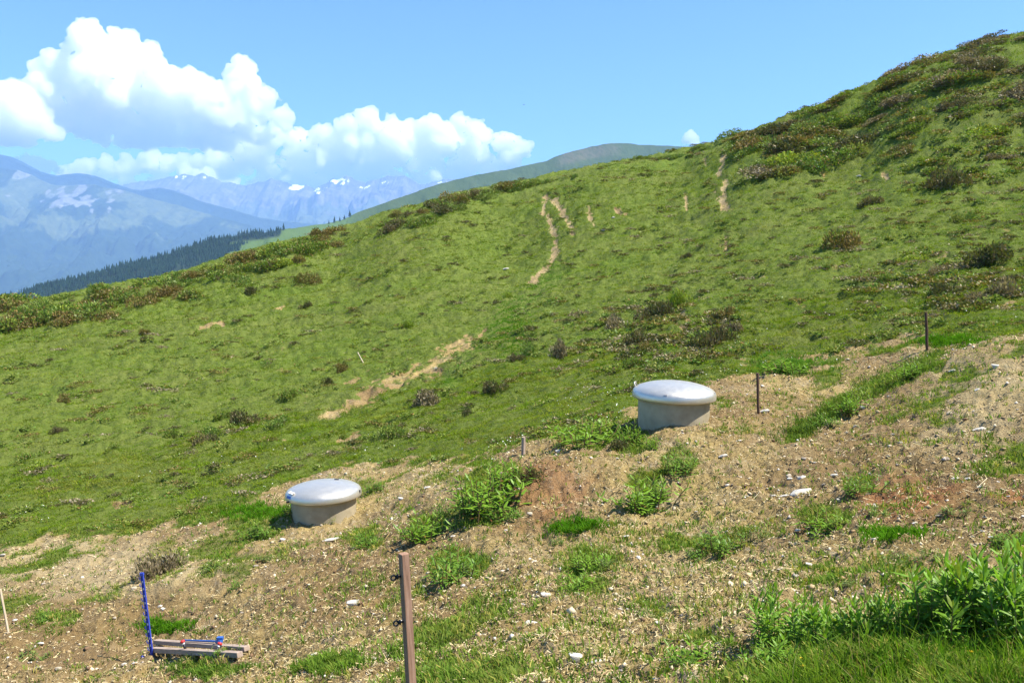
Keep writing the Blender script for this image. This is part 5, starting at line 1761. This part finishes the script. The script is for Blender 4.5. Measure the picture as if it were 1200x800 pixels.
WILLOW = [(1180, 752, 92, 108, 'tallest willowherb, at the right edge'), (1125, 760, 84, 92, 'tall willowherb left of the tallest one'), (1210, 770, 80, 110, 'willowherb cut off by the right edge'), (1072, 762, 70, 62, 'mid-high willowherb in the row above the meadow grass'), (1030, 768, 66, 66, 'willowherb with yellow tips in the middle of the near row'),
          (992, 770, 62, 60, 'willowherb left of the middle of the near row'), (955, 768, 56, 64, 'bright willowherb second from the left end of the near row'), (918, 762, 52, 72, 'willowherb at the left end of the near row'), (1150, 740, 60, 80, 'willowherb behind the two tallest ones'), (1095, 748, 50, 64, 'willowherb filling the gap between the tall and the mid-high ones'), (905, 790, 44, 40, 'low willowherb below the left end of the near row')]
for px, py, w, h, lab in WILLOW:
    weed(px, py, w, h, 'tall', lab, 'willowherb plants in the near right corner')

# yellow flowers in the meadow grass
m_yel, nt, out = mat('yellow_petals')
principled(nt, out, ramp(nt, nz(nt, 60, 3, .6, pos(nt)), [(0.3, (0.72, 0.42, 0.01)), (0.7, (0.85, 0.58, 0.02))]), 0.6)
m_orange, nt, out = mat('orange_petals')
principled(nt, out, ramp(nt, nz(nt, 60, 3, .6, pos(nt)), [(0.3, (0.66, 0.22, 0.02)), (0.7, (0.80, 0.32, 0.03))]), 0.6)
for px, py, sz, mm, lab in ((940, 771, 0.010, m_yel, 'upper of the two yellow flowers at the left of the meadow grass'), (941, 780.5, 0.011, m_yel, 'lower of the two yellow flowers at the left of the meadow grass'), (1137, 763, 0.010, m_yel, 'single yellow flower in front of the tall willowherb'), (1162, 748, 0.011, m_orange, 'orange flower low among the stems of the tall willowherb')):
    g = onground(px, py + 22)
    tp = at(px, py, g[1])
    root = empty('meadow_flower', g, lab, 'flower', 'yellow flowers in the near grass')
    mb = MB()
    hh = float(tp[2] - g[2])
    dx = float(tp[0] - g[0])
    mb.tube([(0, 0, -0.02), (dx * .4, 0, hh * 0.5), (dx, 0, hh)], [0.0014, 0.0013, 0.0011], 6)
    add_part('stem', mb, m_stem, root)
    mb = MB()
    for q in range(14):
        a = q * 2 * math.pi / 14
        for k_, (l_, up) in enumerate(((1.0, 0.25), (0.65, 0.5))):
            d = Vector((math.cos(a + k_ * .2), math.sin(a + k_ * .2), up)) * sz * l_
            s_ = Vector((-math.sin(a), math.cos(a), 0)) * sz * 0.2
            c_ = Vector((dx, 0, hh))
            mb.add([c_, c_ + d * 0.7 + s_, c_ + d * 1.05, c_ + d * 0.7 - s_], [(0, 1, 2, 3)])
    add_part('petals', mb, mm, root)
    mb = MB()
    mb.tube([(dx, 0, hh - sz * .5), (dx, 0, hh + sz * .1), (dx, 0, hh + sz * 0.3)], [sz * .2, sz * .32, sz * .18], 8)
    add_part('flower_centre', mb, mm, root)

# ------------------------------------------------------------------ light, sky, camera
SUN_EL, SUN_AZ = R(58), R(-6)          # azimuth measured from +x (right of view) towards +y
sd = Vector((math.cos(SUN_EL) * math.cos(SUN_AZ), math.cos(SUN_EL) * math.sin(SUN_AZ), math.sin(SUN_EL)))
sl = bpy.data.lights.new('sun', 'SUN')
sl.energy = 5.0
sl.angle = R(0.53)
sl.color = (1.0, 0.94, 0.83)
so = bpy.data.objects.new('sun', sl)
so.rotation_euler = sd.to_track_quat('Z', 'Y').to_euler()
COL.objects.link(so)
w = bpy.data.worlds.new('World')
S.world = w
w.use_nodes = True
nt = w.node_tree
bg = nt.nodes['Background']
sk = nt.nodes.new('ShaderNodeTexSky')
sk.sky_type = 'NISHITA'
sk.sun_disc = False
sk.sun_elevation = SUN_EL
sk.sun_rotation = math.pi / 2 - SUN_AZ
sk.altitude = 2000
sk.air_density = 1.0
sk.dust_density = 0.6
sk.ozone_density = 1.6
tint = mixc(nt, 1.0, sk.outputs[0], (0.62, 0.93, 1.20), 'MULTIPLY')
nt.links.new(tint, bg.inputs[0])
bg.inputs[1].default_value = 0.082
cam = bpy.data.cameras.new('camera')
cam.sensor_width = 36
cam.lens = 36 * F / 1200
cam.clip_start = 0.05
cam.clip_end = 80000
co = bpy.data.objects.new('camera', cam)
co.rotation_euler = (math.pi / 2 - PITCH, 0, 0)
COL.objects.link(co)
S.camera = co
S.view_settings.view_transform = 'Standard'
S.view_settings.look = 'None'
S.view_settings.gamma = 1
S.view_settings.exposure = EXPO
S.render.resolution_x, S.render.resolution_y = 1024, 682
cy = S.cycles
cy.max_bounces = 50
cy.diffuse_bounces = 3
cy.glossy_bounces = 2
cy.transmission_bounces = 4
cy.transparent_max_bounces = 6
cy.volume_bounces = 48
cy.use_adaptive_sampling = True
cy.adaptive_threshold = 0.006
cy.use_denoising = True
cy.denoiser = 'OPENIMAGEDENOISE'
cy.denoising_input_passes = 'RGB_ALBEDO_NORMAL'
cy.sample_clamp_indirect = 6
